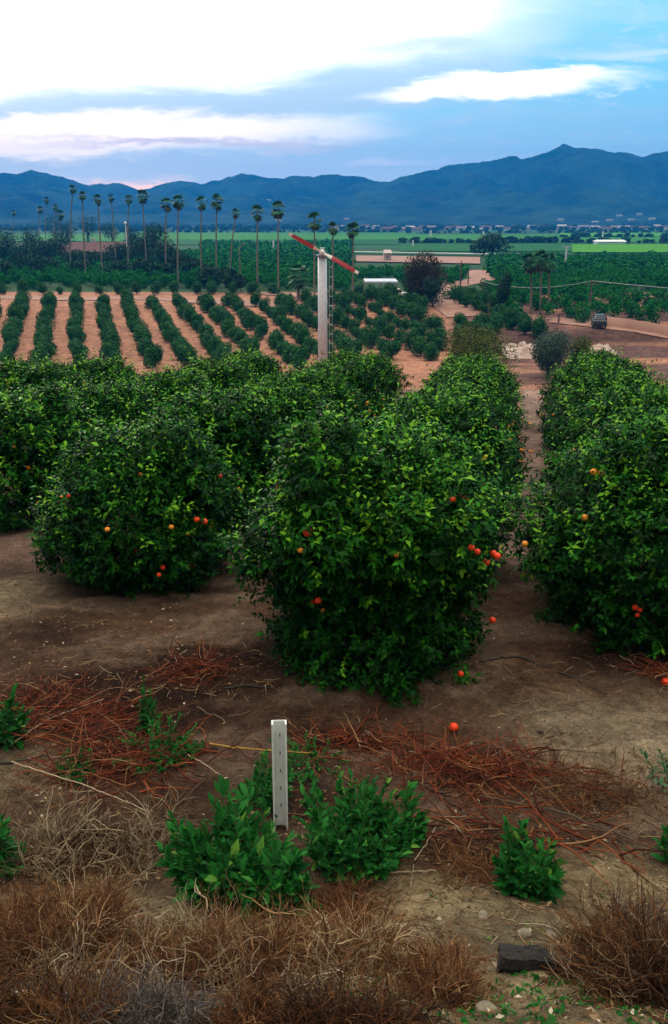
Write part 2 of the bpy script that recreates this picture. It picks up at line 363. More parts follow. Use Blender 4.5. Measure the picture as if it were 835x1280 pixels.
F = np.stack([idx[:-1, :-1], idx[:-1, 1:], idx[1:, 1:], idx[1:, :-1]], -1).reshape(-1, 4)
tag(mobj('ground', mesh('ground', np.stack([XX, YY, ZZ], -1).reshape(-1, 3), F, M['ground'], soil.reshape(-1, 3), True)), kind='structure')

# ------------------------------------------------------------------ mountains
sky_pts = np.array([(-120, 222), (0, 217), (20, 217), (40, 213), (60, 217), (80, 223), (110, 230), (150, 229), (176, 237), (196, 231), (222, 225), (252, 229), (282, 222), (303, 218), (340, 222), (375, 220), (400, 219), (440, 220), (468, 226), (488, 227), (500, 221), (530, 214), (580, 204), (605, 200), (625, 197), (645, 194), (655, 197), (680, 191), (703, 181), (720, 186), (745, 185), (775, 191), (805, 195), (835, 190), (960, 200)], float)
az_k = []; el_k = []
for px, py in sky_pts:
    d = ray(px, py); az_k.append(math.atan2(d[0], d[1])); el_k.append(d[2]/math.hypot(d[0], d[1]))
AZ = np.linspace(-.62, .62, 620); RR = np.concatenate([np.linspace(1500, 3500, 240), np.linspace(3560, 4200, 24)])
A2, R2 = np.meshgrid(AZ, RR, indexing='xy')
crest = 3250+260*fbm(AZ*7, 0, 0, 3, 61)
Hc = np.interp(AZ, az_k, el_k)*crest+CZ
Hc = Hc+8*fbm(AZ*90, 0, 0, 4, 64)
foot = 2000-250*sstep(AZ, 0, .3)+150*fbm(AZ*6, 2, 0, 3, 66)
T = np.clip((R2-foot)/(crest-foot), 0, 1)
Xm, Ym = R2*np.sin(A2), R2*np.cos(A2)
rid = 1-np.abs(fbm(Xm/330, Ym/420, 0, 5, 71))*2.6
rid2 = 1-np.abs(fbm(Xm/130+.3*fbm(Xm/200, Ym/200, 0, 2, 3), Ym/130, 0, 4, 75))*2
prof = sstep(T, 0, 1)*.55+T**1.4*.45
Zm = (Hc+32)*prof
Zm = Zm*(1-(.50*(1-rid)+.20*(1-rid2))*np.clip(3.0*T*(1-T)**.7, 0, 1))
# lower hills standing in front, left and centre
fr = 26*gz(A2, R2, -.34, 2350, .16, 330)+34*gz(A2, R2, -.20, 2600, .09, 300)+30*gz(A2, R2, -.02, 2500, .10, 260)
Zm = np.maximum(Zm, 0)+fr*(.7+.6*fbm(Xm/200, Ym/200, 0, 4, 79))
Zm = Zm*np.where(R2 > crest, np.clip(1-(np.maximum(R2-crest, 0)/1100)**1.2, 0, 1), 1)-32
nr, ncn = Xm.shape; idx = np.arange(nr*ncn).reshape(nr, ncn)
F = np.stack([idx[:-1, :-1], idx[:-1, 1:], idx[1:, 1:], idx[1:, :-1]], -1).reshape(-1, 4)
M['mount'] = bpy.data.materials.new('chaparral'); M['mount'].use_nodes = True
t = M['mount'].node_tree; N = t.nodes.new; L = t.links.new; bs = t.nodes['Principled BSDF']; bs.inputs['Roughness'].default_value = 1; bs.inputs['Specular IOR Level'].default_value = .05
tcn = N('ShaderNodeTexCoord'); a = gn(.006, 8, .7); b = gn(.035, 6, .75)
def ramp2(n, lo, hi, c1, c2):
    mr = N('ShaderNodeMapRange'); L(n, mr.inputs[0]); mr.inputs[1].default_value = lo; mr.inputs[2].default_value = hi
    x = N('ShaderNodeMix'); x.data_type = 'RGBA'; L(mr.outputs[0], x.inputs[0])
    for i, v in ((6, c1), (7, c2)):
        if isinstance(v, tuple): x.inputs[i].default_value = (*v, 1)
        else: L(v, x.inputs[i])
    return x.outputs[2]
k = ramp2(a.outputs[0], .40, .60, (.003, .010, .008), (.035, .075, .030))
k = ramp2(b.outputs[0], .62, .76, k, (.24, .22, .19)); L(k, bs.inputs['Base Color'])
bp = N('ShaderNodeBump'); bp.inputs['Strength'].default_value = 1; bp.inputs['Distance'].default_value = 14; L(b.outputs[0], bp.inputs['Height']); L(bp.outputs[0], bs.inputs['Normal'])
tag(mobj('mountains', mesh('mountains', np.stack([Xm, Ym, Zm], -1).reshape(-1, 3), F, M['mount'], None, True)), kind='structure')
def zmount(x, y):
    r = math.hypot(x, y); a_ = math.atan2(x, y)
    j = int(np.clip(np.searchsorted(AZ, a_), 0, len(AZ)-1)); i = int(np.clip(np.searchsorted(RR, r), 0, len(RR)-1)); return float(Zm[i, j])

# haze
hb = MB(); hb.box((0, 2120, 122), (8600, 4360, 312))
hz = bpy.data.materials.new('haze'); hz.use_nodes = True; t = hz.node_tree; t.nodes.clear()
pv = t.nodes.new('ShaderNodeVolumePrincipled'); mo = t.nodes.new('ShaderNodeOutputMaterial')
pv.inputs['Color'].default_value = (.02, .33, 1, 1); pv.inputs['Density'].default_value = .00028; pv.inputs['Anisotropy'].default_value = 0
t.links.new(pv.outputs[0], mo.inputs['Volume'])
try: hz.cycles.homogeneous_volume = True
except Exception: pass
tag(hb.build('haze', hz), kind='stuff')

# ------------------------------------------------------------------ fields, roads
def sheet(name, pts, m, dz, kind='structure', label=None, cat=None):
    """a sheet over the ground between a near edge and a far edge, both given as lists of (x, y)"""
    (n0, n1), (f0, f1) = pts; v = []; f = []; K, J = 14, 24
    for i in range(K+1):
        for j in range(J+1):
            a_, b_ = i/K, j/J
            xn = n0[0]+(n1[0]-n0[0])*b_; yn = n0[1]+(n1[1]-n0[1])*b_; xf = f0[0]+(f1[0]-f0[0])*b_; yf = f0[1]+(f1[1]-f0[1])*b_
            x, y = xn+(xf-xn)*a_, yn+(yf-yn)*a_; v.append((x, y, h1(x, y)+dz))
    for i in range(K):
        for j in range(J): p = i*(J+1)+j; f.append((p, p+1, p+J+2, p+J+1))
    return tag(mobj(name, mesh(name, v, f, m)), label, cat, kind=kind)
def fsheet(x0, x1, yn, yf, m, dz): return sheet('field', ((gnd(x0, yn), gnd(x1, yn)), (gnd(x0, yf), gnd(x1, yf))), M[m], dz)
fsheet(150, 500, 306.5, 300, 'fdark', .35)
fsheet(150, 520, 300, 291, 'fgreen', .40)
fsheet(-60, 150, 302, 293, 'fgreen', .35)
fsheet(520, 700, 304, 293, 'fgreen', .35)
fsheet(500, 720, 315, 304.5, 'fdark', .35)
fsheet(715, 900, 316.5, 306, 'fbright', .45)
fsheet(700, 900, 303, 297, 'fgreen', .35)
fsheet(700, 900, 296, 291, 'fbright', .30)
def ribbon(name, pts, w, m, dz=.06, kind='structure'):
    P = []
    for (x0, y0), (x1, y1) in zip(pts, pts[1:]):
        n_ = max(2, int(math.hypot(x1-x0, y1-y0)/4))
        P += [(x0+(x1-x0)*i/n_, y0+(y1-y0)*i/n_) for i in range(n_)]
    P.append(pts[-1]); P = np.array(P); Tg = norm(np.gradient(P, axis=0)); Nn = np.stack([-Tg[:, 1], Tg[:, 0]], 1)
    ww = (w if not callable(w) else np.array([w(i/len(P)) for i in range(len(P))])[:, None])
    v = []; f = []
    for k in range(5):
        q = P+Nn*ww*(k/4-.5); v.append(np.stack([q[:, 0], q[:, 1], H(q[:, 0], q[:, 1])+dz], 1))
    v = np.concatenate(v); n_ = len(P)
    for k in range(4):
        for i in range(n_-1): f.append((k*n_+i, (k+1)*n_+i, (k+1)*n_+i+1, k*n_+i+1))
    return tag(mobj(name, mesh(name, v, f, M[m])), kind=kind)
ribbon('road', [gnd(380, 315.5), gnd(440, 317), gnd(600, 320), gnd(700, 320.5), gnd(835, 323), gnd(930, 324)], 7.0, 'concrete', .9)
ribbon('dirt_road', [gnd(594, 338), gnd(600, 345), gnd(606, 349), gnd(590, 352), gnd(562, 358), gnd(551, 364), gnd(548, 372), gnd(558, 380), gnd(574, 388), gnd(584, 396)], 6.5, 'dirtroad', .12)
ribbon('dirt_road', [gnd(-40, 372), gnd(100, 374), gnd(200, 374), gnd(300, 378), gnd(420, 389)], 6.0, 'dirtroad', .10)
ribbon('dirt_road', [gnd(330, 369), gnd(360, 368), gnd(390, 372), gnd(430, 384)], 5.0, 'dirtroad', .16)
ribbon('dirt_road', [gnd(640, 398), gnd(700, 401), gnd(760, 407), gnd(835, 414), gnd(900, 417)], 5.5, 'dirtroad', .10)
sheet('dirt_strip', ((gnd(445, 328), gnd(600, 331)), (gnd(445, 320.5), gnd(600, 322.5))), M['dirtroad'], .4)
sheet('driveway', ((gnd(25, 322), gnd(60, 322)), (gnd(25, 317), gnd(60, 317))), M['concrete'], .3)

# ------------------------------------------------------------------ foliage makers
def leaves(base, a, L_, Wd, up, tint, droop=.18):
    """one folded leaf per row: base point, direction, length, width, approximate upward normal"""
    a = norm(a); s = norm(np.cross(a, up)); n = np.cross(s, a); L_ = L_[:, None]; Wd = Wd[:, None]
    v = np.stack([base, base+a*L_*.45+s*Wd*.5+n*Wd*.16, base+a*L_-n*L_*droop, base+a*L_*.45-s*Wd*.5+n*Wd*.16, base+a*L_*.5], 1)
    k = len(base); o = (np.arange(k)*5)[:, None, None]
    f = (np.array([(0, 4, 1), (1, 4, 2), (0, 3, 4), (3, 2, 4)])[None]+o).reshape(-1, 3)
    return v.reshape(-1, 3), f, np.repeat(tint, 5)
def tubes(P, rad, S=4, tint=None):
    n_, K, _ = P.shape; Tg = norm(np.gradient(P, axis=1)); ref = np.array([.31, .52, .79]); a = norm(np.cross(Tg, ref)); b = np.cross(Tg, a)
    an = np.arange(S)*2*math.pi/S
    v = P[:, :, None, :]+rad[:, :, None, None]*(a[:, :, None, :]*np.cos(an)[None, None, :, None]+b[:, :, None, :]*np.sin(an)[None, None, :, None])
    id_ = np.arange(n_*K*S).reshape(n_, K, S); nx = np.roll(id_, -1, 2)
    f = np.stack([id_[:, :-1], nx[:, :-1], nx[:, 1:], id_[:, 1:]], -1).reshape(-1, 4)
    return v.reshape(-1, 3), f, (np.repeat(tint, K*S) if tint is not None else None)
PT = np.array([0, .05, .15, .3, .45, .6, .72, .82, .9, .96, 1.0])
def citrus_profile(kind):
    return {'hero': np.array([.84, .88, .92, .95, .98, 1.0, .99, .93, .80, .55, .12]),
            'round': np.array([.80, .88, .94, 1.0, 1.0, .97, .90, .78, .60, .40, .12]),
            'wide': np.array([.66, .78, .88, .98, 1.0, .98, .93, .83, .66, .44, .12])}[kind]
class Crown:
    def __init__(s, Rr, Ht, kind, seed): s.R, s.H, s.pf, s.seed = Rr, Ht, citrus_profile(kind), seed
    def r(s, th, tt):
        q = np.interp(tt, PT, s.pf)*s.R
        return q*(1+.36*fbm(np.cos(th)*1.3+5, np.sin(th)*1.3+5, tt*2.4, 3, s.seed)+.34*fbm(np.cos(th)*4+5, np.sin(th)*4+5, tt*8, 2, s.seed+5))
    def sample(s, n_, rg):
        tt = np.linspace(0, 1, 200); q = np.interp(tt, PT, s.pf)*s.R; w = (q+.05)*np.hypot(np.gradient(q, tt)*1, s.H); w /= w.sum()
        ti = np.clip(tt[rg.choice(200, n_, p=w)]+rg.normal(0, .004, n_), 0, 1); th = rg.uniform(0, 2*math.pi, n_); return th, ti
    def inside(s, p):
        tt = p[2]/s.H
        if tt < 0 or tt > 1 or math.hypot(p[0], p[1]) > s.R*1.35: return False
        return math.hypot(p[0], p[1]) < float(s.r(math.atan2(p[1], p[0]), tt))
def citrus_crown(cr, nsh, seed, L0=.085, per=9, sprigs=50):
    rg = np.random.default_rng(seed); th, tt = cr.sample(nsh, rg)
    s = 1.05-.50*rg.random(nsh)**1.6+.15*(rg.random(nsh) < .14)*rg.random(nsh); rr = cr.r(th, tt)*s; e = .03; sl = -(cr.r(th, np.clip(tt+e, 0, 1))-cr.r(th, tt-e))/(2*e*cr.H)
    P = np.stack([rr*np.cos(th), rr*np.sin(th), .06+tt*(cr.H-.06)*(1-(1-s)*.25)], 1)
    nr_ = norm(np.stack([np.cos(th), np.sin(th), np.clip(sl, -1, 3)], 1))
    D = norm(nr_*.8+np.array([0, 0, .25])+rg.normal(0, .45, (nsh, 3))); ln = rg.uniform(.10, .26, nsh); young = rg.random(nsh)*.75
    k = rg.random(nsh) < .10; young[k] += .25
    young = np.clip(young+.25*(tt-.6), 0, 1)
    # long new shoots standing clear of the crown
    ths, ts = cr.sample(sprigs*3, rg); sel = (ts > .35); ths, ts = ths[sel][:sprigs], ts[sel][:sprigs]; m_ = len(ths); rs = cr.r(ths, ts)*.98
    P2 = np.stack([rs*np.cos(ths), rs*np.sin(ths), ts*cr.H], 1); D2 = norm(np.stack([np.cos(ths)*.55, np.sin(ths)*.55, .6+ts*.7], 1)+rg.normal(0, .22, (m_, 3)))
    P = np.concatenate([P, P2]); D = np.concatenate([D, D2]); ln = np.concatenate([ln, rg.uniform(.18, .42, m_)*(1+.6*(rg.random(m_) < .2))]); young = np.concatenate([young, rg.uniform(.82, 1, m_)])
    n_ = len(P); reps = np.repeat(np.arange(n_), per); fr_ = np.tile((np.arange(per)+.6)/per, n_)
    B = P[reps]+D[reps]*(ln[reps]*fr_)[:, None]; az_ = np.tile(np.arange(per)*2.4, n_)+rg.uniform(0, 6, n_)[reps]
    a1 = norm(np.cross(D, np.array([.3, .2, .93]))); b1_ = np.cross(D, a1)
    side = a1[reps]*np.cos(az_)[:, None]+b1_[reps]*np.sin(az_)[:, None]
    A = D[reps]*(.35+.7*fr_)[:, None]+side*.9+np.array([0, 0, -.25])+rg.normal(0, .15, (len(B), 3))
    Lf = L0*np.clip(rg.lognormal(-.08, .28, len(B)), .4, 1.7)*(1-.35*(fr_ > .85)); up = norm(D[reps]*.6+np.array([0, 0, .8])+rg.normal(0, .35, (len(B), 3)))
    tn = np.clip(young[reps]+rg.normal(0, .12, len(B)), 0, 1)
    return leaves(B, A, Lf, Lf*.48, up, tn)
def clump_crown(fn, n_, size, seed, flat=.5):
    """fn(rg, n) -> points and outward normals; small leaf-clump faces spread through the crown"""
    rg = np.random.default_rng(seed); P, Nn = fn(rg, n_)
    A = norm(np.cross(Nn, rg.normal(0, 1, (n_, 3)))+Nn*rg.normal(0, flat, (n_, 1))); L_ = size*rg.uniform(.6, 1.4, n_)
    return leaves(P-A*L_[:, None]*.5, A, L_, L_*.75, norm(Nn+rg.normal(0, .5, (n_, 3))), np.clip(.5+rg.normal(0, .27, n_), 0, 1), .1)
def lumps_fn(w, h, z0, nl, seed, lump=.42, jit=1.0):
    rg0 = np.random.default_rng(seed); c_ = []
    for i in range(nl):
        th = rg0.uniform(0, 6.28); q = rg0.uniform(.05, .62)*w/2*jit; zz = z0+h*(.25+.5*rg0.random()); c_.append((q*math.cos(th), q*math.sin(th), zz, lump*w*rg0.uniform(.7, 1.05), lump*h*rg0.uniform(.7, 1.1)))
    c_.append((0, 0, z0+h*.55, w*.36, h*.42)); c_ = np.array(c_)
    def fn(rg, n_):
        k = rg.integers(0, len(c_), n_); d = norm(rg.normal(0, 1, (n_, 3))); s = (1-.45*rg.random(n_)**2)[:, None]; q = c_[k]
        P = q[:, :3]+d*s*np.stack([q[:, 3], q[:, 3], q[:, 4]], 1)
        P[:, 2] = np.maximum(P[:, 2], z0+.02*h); return P, d
    return fn
def trunk_mesh(h, r, seed, limbs=4, spread=.8, mname='bark'):
    rg = np.random.default_rng(seed); K = 6; ts = np.linspace(0, 1, K)
    main = np.stack([.05*h*np.sin(ts*3+rg.random()*6), .05*h*np.cos(ts*2.5), ts*h*.6], 1)[None]
    Pp = [main]; Rr = [(r*(1.25-.6*ts))[None]]
    for i in range(limbs):
        th = 6.28*i/limbs+rg.uniform(-.4, .4); st = main[0, 2+i % 3]; d = np.array([math.cos(th)*spread, math.sin(th)*spread, 1.0])
        Pp.append((st+ts[:, None]*d*h*.5+np.stack([0*ts, 0*ts, .1*h*ts**2], 1)+np.cumsum(rg.normal(0, .015*h, (K, 3)), 0)*(ts > 0)[:, None])[None]); Rr.append((r*.62*(1-.8*ts))[None])
    v, f, _ = tubes(np.concatenate(Pp), np.concatenate(Rr), 7); return mesh('trunk', v, f, M[mname], None, True)
def sphere_mesh(name, m, r=.04):
    v = []; f = []; nu, nv = 16, 10
    for j in range(1, nv):
        for i in range(nu):
            a_, b_ = 2*math.pi*i/nu, math.pi*j/nv; v.append((r*math.sin(b_)*math.cos(a_), r*math.sin(b_)*math.sin(a_), r*.95*math.cos(b_)))
    v += [(0, 0, r*.93), (0, 0, -r*.93)]; T_, B_ = len(v)-2, len(v)-1
    for j in range(nv-2):
        for i in range(nu): f.append((j*nu+i, (j+1)*nu+i, (j+1)*nu+(i+1) % nu, j*nu+(i+1) % nu))
    for i in range(nu): f.append((T_, i, (i+1) % nu, i)); f[-1] = (T_, i, (i+1) % nu); f.append((B_, (nv-2)*nu+(i+1) % nu, (nv-2)*nu+i))
    me = bpy.data.meshes.new(name); me.from_pydata(v, [], f); me.materials.append(m); me.polygons.foreach_set('use_smooth', [True]*len(me.polygons)); return me
FR = sphere_mesh('orange_fruit', M['orange'], .040); FY = sphere_mesh('orange_fruit', M['yorange'], .032)

# ------------------------------------------------------------------ near orchard
def place_fruit(tree, cr, px, py, me, rz, scale=1.0):
    """hang a fruit where that line of sight first meets the crown's surface"""
    o = np.array((0, 0, CZ)); d = ray(px, py); loc = np.array(tree.location); co, si = math.cos(-rz), math.sin(-rz); sc_ = tree.scale[0]; t = 2.0; best = (9, None)
    while t < 30:
        p = o+d*t-loc; q = np.array((p[0]*co-p[1]*si, p[0]*si+p[1]*co, p[2]))/sc_
        if cr.inside(q): break
        if abs(q[0]) < 2.2 and abs(q[1]) < 2.2 and -.1 < q[2] < cr.H:
            k_ = math.hypot(q[0], q[1])/float(cr.r(math.atan2(q[1], q[0]), max(0, q[2]/cr.H)))
            if k_ < best[0]: best = (k_, q.copy())
        t += .05
    else:
        if best[1] is None or best[0] > 1.5: return
        q = best[1]/max(1, best[0]*.95)*np.array([1, 1, max(1, best[0]*.95)])
    q[:2] *= 1.21; fo = bpy.data.objects.new('orange_fruit', me); link(fo, tree); fo.location = q; fo.scale = (scale/sc_,)*3
def rand_fruit(tree, cr, n_, seed, lo=.25, hi=.95):
    rg = np.random.default_rng(seed)
    for i in range(n_):
        th = rg.uniform(0, 6.28) if i % 3 else rg.uniform(3.6, 5.8); tt = rg.uniform(lo, hi); r_ = float(cr.r(th, tt))*1.13
        fo = bpy.data.objects.new('orange_fruit', FY); link(fo, tree); fo.location = (r_*math.cos(th), r_*math.sin(th), tt*cr.H); s_ = rg.uniform(.8, 1.15); fo.scale = (s_,)*3
def near_tree(name, x, y, me_crown, me_trunk, label, rz=0, s=1.0):
    t_ = empty(name, (x, y, h1(x, y)-.03), rz); t_.scale = (s, s, s); tag(t_, label, 'orange tree', 'orange trees in the near orchard')
    mobj('crown', me_crown, t_); mobj('trunk', me_trunk, t_); return t_
def cmesh(cr, nsh, seed, lobes=(), **kw):
    v, f, tn = citrus_crown(cr, nsh, seed, **kw); vs, fs, ts = [v], [f], [tn]; off = len(v)
    for i, (lx_, ly_, lz_, lr_, lh_) in enumerate(lobes):
        v, f, tn = citrus_crown(Crown(lr_, lh_, 'round', seed*7+i), int(1100*lr_*lh_)+150, seed*13+i, sprigs=26, **{k: q for k, q in kw.items() if k != 'sprigs'})
        vs.append(v+np.array([lx_, ly_, lz_])); fs.append(f+off); ts.append(tn); off += len(v)
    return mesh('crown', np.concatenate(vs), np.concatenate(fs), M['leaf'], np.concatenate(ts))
TR = trunk_mesh(1.9, .07, 5, 5)
hero = Crown(.95, 2.10, 'hero', 101); hm = cmesh(hero, 6600, 1, sprigs=210, L0=.070, lobes=[(-.45, -.35, 1.40, .38, 1.20), (.35, -.1, 1.45, .5, .80), (.7, .1, 1.1, .4, .8), (-.05, .35, 1.5, .5, .75), (-.85, -.3, .95, .34, .75), (.78, -.2, .85, .28, .7), (-.5, -.6, 1.2, .35, .7)])
left = Crown(.97, 1.80, 'wide', 102); lm = cmesh(left, 4800, 2, sprigs=150, L0=.072, lobes=[(.35, -.1, 1.2, .5, .85), (-.4, 0, 1.15, .48, .75), (-.95, -.2, .25, .32, .6)])
rightc = Crown(1.38, 2.05, 'wide', 103); rm = cmesh(rightc, 6200, 3, sprigs=170, L0=.072, lobes=[(-.4, -.2, 1.3, .6, .95), (.5, .1, 1.4, .55, .85), (-1.15, -.2, .55, .35, .7)])
VAR = []
for i in range(3):
    cr = Crown((1.18, 1.12, 1.22)[i], (1.82, 1.90, 1.85)[i], ('round', 'wide', 'round')[i], 110+i); VAR.append((cr, cmesh(cr, 3500, 10+i, L0=.085, sprigs=110, lobes=[(.4, .1, 1.2, .5, .75), (-.35, -.3, 1.15, .5, .85), (0, .5, 1.1, .45, .8)])))
def red_fruit(tree, cr, n_, seed):
    rg = np.random.default_rng(seed)
    for i in range(n_):
        th = rg.uniform(3.5, 5.9); tt = rg.uniform(.1, .9); k = rg.integers(1, 4)
        for j in range(k):
            t2 = th+rg.normal(0, .05); r_ = float(cr.r(th, tt))*1.14; fo = bpy.data.objects.new('orange_fruit', FR if rg.random() < .7 else FY); link(fo, tree)
            fo.location = (r_*math.cos(t2), r_*math.sin(t2), tt*cr.H+rg.normal(0, .04)); fo.scale = (rg.uniform(.6, .85),)*3
ht = near_tree('orange_tree', .36, 7.95, hm, TR, 'tallest bushy orange tree directly behind the white stake, red oranges low on its side')
for px, py, s_ in [(400, 657, 1.1), (368, 611, .9), (410, 741, .75), (593, 688, .8), (601, 689, .8), (592, 700, .8), (600, 703, .85), (589, 775, .85), (540, 872, 1.0), (547, 619, .7), (554, 617, .7), (560, 620, .8), (541, 862, .6)]:
    place_fruit(ht, hero, px, py, FR, 0, s_)
for px, py in [(492, 527), (508, 532), (476, 583), (490, 682), (470, 562), (530, 590)]: place_fruit(ht, hero, px, py, FY, 0, .9)
lt = near_tree('orange_tree', -2.48, 10.55, lm, TR, 'low wide orange tree left of the tallest one, cluster of three red oranges facing us')
for px, py, s_ in [(234, 645, .95), (242, 648, 1.0), (249, 652, .8), (200, 703, .85), (196, 711, .7), (258, 596, .9), (225, 663, .75), (247, 657, .7)]: place_fruit(lt, left, px, py, FR, 0, s_)
for px, py in [(143, 654), (136, 568), (208, 653), (175, 590)]: place_fruit(lt, left, px, py, FY, 0, 1)
rt = near_tree('orange_tree', 3.88, 9.1, rm, TR, 'broad orange tree at the right edge, across the dirt aisle from the tallest tree', s=1.0)
for px, py, s_ in [(762, 588, .9), (770, 590, .9)]: place_fruit(rt, rightc, px, py, FY, 0, 1.2)
for px, py in [(753, 641), (690, 676), (728, 567)]: place_fruit(rt, rightc, px, py, FY, 0, 1.1)
red_fruit(ht, hero, 4, 5); red_fruit(lt, left, 3, 6); red_fruit(rt, rightc, 3, 7)
Dn = (math.sin(R(12.3)), math.cos(R(12.3))); Pn = (Dn[1], -Dn[0])
ordn = ['first', 'second', 'third', 'fourth', 'fifth', 'sixth', 'seventh', 'eighth', 'ninth', 'tenth', 'eleventh', 'twelfth', 'thirteenth', 'fourteenth', 'fifteenth', 'sixteenth', 'seventeenth', 'eighteenth', 'nineteenth', 'twentieth', 'twenty-first', 'twenty-second', 'twenty-third', 'twenty-fourth', 'twenty-fifth', 'twenty-sixth']
rows_near = [(-1.28, 11.0, 'orange tree, %s behind the tallest tree in that same row', 0),
             (-4.72, 13.7, 'orange tree, %s behind the low wide tree with the red cluster', 0),
             (-8.1, 13.9, 'orange tree with small yellow fruit, %s in the row left of the low wide tree', 0),
             (-11.5, 20.5, 'orange tree, %s visible in the farthest left near row', 0),
             (2.15, 12.2, 'orange tree, %s behind the broad tree right of the dirt aisle', 0),
             (5.4, 14.8, 'orange tree at the right frame edge, %s in the second row past the aisle', 0)]
kk = 0
for s0, y0, lab, _ in rows_near:
    y = y0; n_ = 0
    while y < 26.6:
        x = (s0+y*Pn[1]*-1)/Pn[0]; yy = y+random.uniform(-.15, .15); x += random.uniform(-.12, .12)
        cr, me = VAR[kk % 3]
        if abs(x) < .395*yy+1.6:
            rz = random.uniform(0, 6.28); s_ = random.uniform(.94, 1.06)
            tt_ = near_tree('orange_tree', x, yy, me, TR, lab % ordn[n_], rz, s_); rand_fruit(tt_, cr, 26, 300+kk, .3, .92); n_ += 1
        kk += 1; y += 3.05
for px, py, in [(62, 480), (73, 497), (64, 568), (70, 572), (72, 584), (5, 605)]: pass

# ------------------------------------------------------------------ terrace orchard (individual trees), then the mass beyond
TV = []
for i in range(5):
    v, f, tn = clump_crown(lumps_fn(2.25, 2.45, .05, 8, 40+i, .36), 2600, .17, 50+i); TV.append(mesh('crown', v, f, M['leafmid'], tn))
TT = trunk_mesh(1.5, .08, 77, 4)
def citrus_small(x, y, label, group, s=1.0):
    t_ = empty('citrus_tree', (x, y, h1(x, y)-.05), random.uniform(0, 6.28)); _k = s*random.choice((.72, .9, 1, 1, 1.05, 1.12)); t_.scale = (_k*random.uniform(.93, 1.07), _k*random.uniform(.93, 1.07), _k*random.uniform(.85, 1.1))
    tag(t_, label, 'citrus tree', group); mobj('crown', random.choice(TV), t_); mobj('trunk', TT, t_); return t_
_r = ray(83, 162); TA = math.atan2(_r[0], _r[1]); Tm = (math.sin(TA), math.cos(TA)); Tn_ = (Tm[1], -Tm[0])
def proj(x, y, z):
    c_, s_ = math.cos(PITCH), math.sin(PITCH); z = z-CZ; dp = y*c_-z*s_; return 417.5+FPX*x/dp, 640-FPX*(y*s_+z*c_)/dp

def free(px, py):
    if py < 322 and px > 440: return False
    if 440 < px < 610 and 318 < py < 341: return False
    if 440 < px < 505 and 350 < py < 374: return False
    if px < 440 and 364 < py < 381+max(px-200, 0)*.05: return False
    if 530 < px < 620 and 335 < py < 402:
        for q in (py, py-6, py-12):
            if 338 <= q <= 396:
                cx_ = np.interp(q, [338, 345, 350, 354, 358, 364, 372, 380, 388, 396], [594, 600, 604, 585, 562, 551, 548, 558, 574, 584])
                if abs(px-cx_) < 15: return False
    if 785 < px and 362 < py < 376: return False
    return True
cand = []; WMX, WMY = -1.05, 80.0
s_wm = WMX*Tn_[0]+WMY*Tn_[1]
WOFF = [0, 1.8, -.9, 2.6, .4, -1.5, 1.1]
for ri in range(-16, 22):
    s0 = s_wm+2.3+ri*4.1; a_ = 96.0+(ri % 3)*.7+WOFF[ri % 7]
    while a_ < 180:
        x = s0*Tn_[0]+a_*Tm[0]; y = s0*Tn_[1]+a_*Tm[1]; x += random.uniform(-.35, .35); y += random.uniform(-.35, .35)
        px, py = proj(x, y, hbase(y)+1.2); a_ += 3.3
        if py > 452 or y > (146 if px < 430 else 158) or y < 98 or px < -14 or px > 850: continue
        if px > 560 and (py > 404 if px > 615 else py > 416): continue
        if px > 655 or (px > 618 and py < 380): continue
        if px > 500 and not free(px, py+2): continue
        if random.random() < .03: continue
        cand.append((y, x, ri))
cand.sort(); rows = {}
for y, x, ri in cand[:262]: rows.setdefault(ri, []).append((x, y))
for ri, L_ in rows.items():
    rr_ = ('%s row right' % ordn[ri]) if ri >= 0 else ('%s row left' % ordn[-ri-1])
    for i, (x, y) in enumerate(L_):
        citrus_small(x, y, 'round citrus tree, %s from near end of the %s of wind machine' % (ordn[i], rr_), 'citrus trees in rows on the pink soil terrace')
rest = [(x, y) for y, x, ri in cand[262:]]
n_ = 0
for px in range(4, 345, 24):
    x, y = gnd(px+random.uniform(-2, 2), 368); citrus_small(x, y, 'dark round citrus tree, %s from the left in the cross row along far terrace road' % ordn[n_], 'citrus trees along the far terrace road', .95); n_ += 1
n_ = 0
for px, py in [(620, 417), (655, 418), (672, 421), (597, 415), (640, 412), (575, 412)]:
    x, y = gnd(px, py); citrus_small(x, y, 'rounded citrus tree, %s of the loose group on bare dirt before the palm trio' % ordn[n_], 'citrus trees on the bare dirt', 1.0); n_ += 1
# mass
mass = list(rest)
y = 160.0
while y < 560:
    st = 3.6+(y-160)*.006; x = -.5*y; skew = (y*.22) % 5.0
    while x < .5*y:
        xx = x+random.uniform(-.3, .3); yy = y+random.uniform(-.3, .3); px, py = proj(xx, yy, hbase(yy)+.5); x += 4.6
        if px < -20 or px > 860 or not free(px, py): continue
        if px < 250 and py < 318: continue
        if px < 430 and yy < 172: continue
        if px < 330 and yy < 178 and random.random() < .5: continue
        if py < 309 and random.random() < .5: continue
        mass.append((xx, yy))
    y += st
y = 120.0
while y < 160:                       # dense block right of the terrace
    x = 10.0
    while x < .45*y:
        xx = x+random.uniform(-.3, .3); yy = y+random.uniform(-.3, .3); px, py = proj(xx, yy, hbase(yy)+.5); x += 4.4
        if px < 615 or px > 860 or py > 397+(max(px-640, 0)*.075) or not free(px, py): continue
        mass.append((xx, yy))
    y += 3.7
mass = np.array(mass); mz = H(mass[:, 0], mass[:, 1])
lod = [clump_crown(lumps_fn(2.6, 2.6, 0, 6, 60+i, .38), n, sz, 90+i) for i, (n, sz) in enumerate([(420, .32), (420, .32), (130, .6), (130, .6), (44, 1.0)])]
vs, fs, ts_ = [], [], []; off = 0
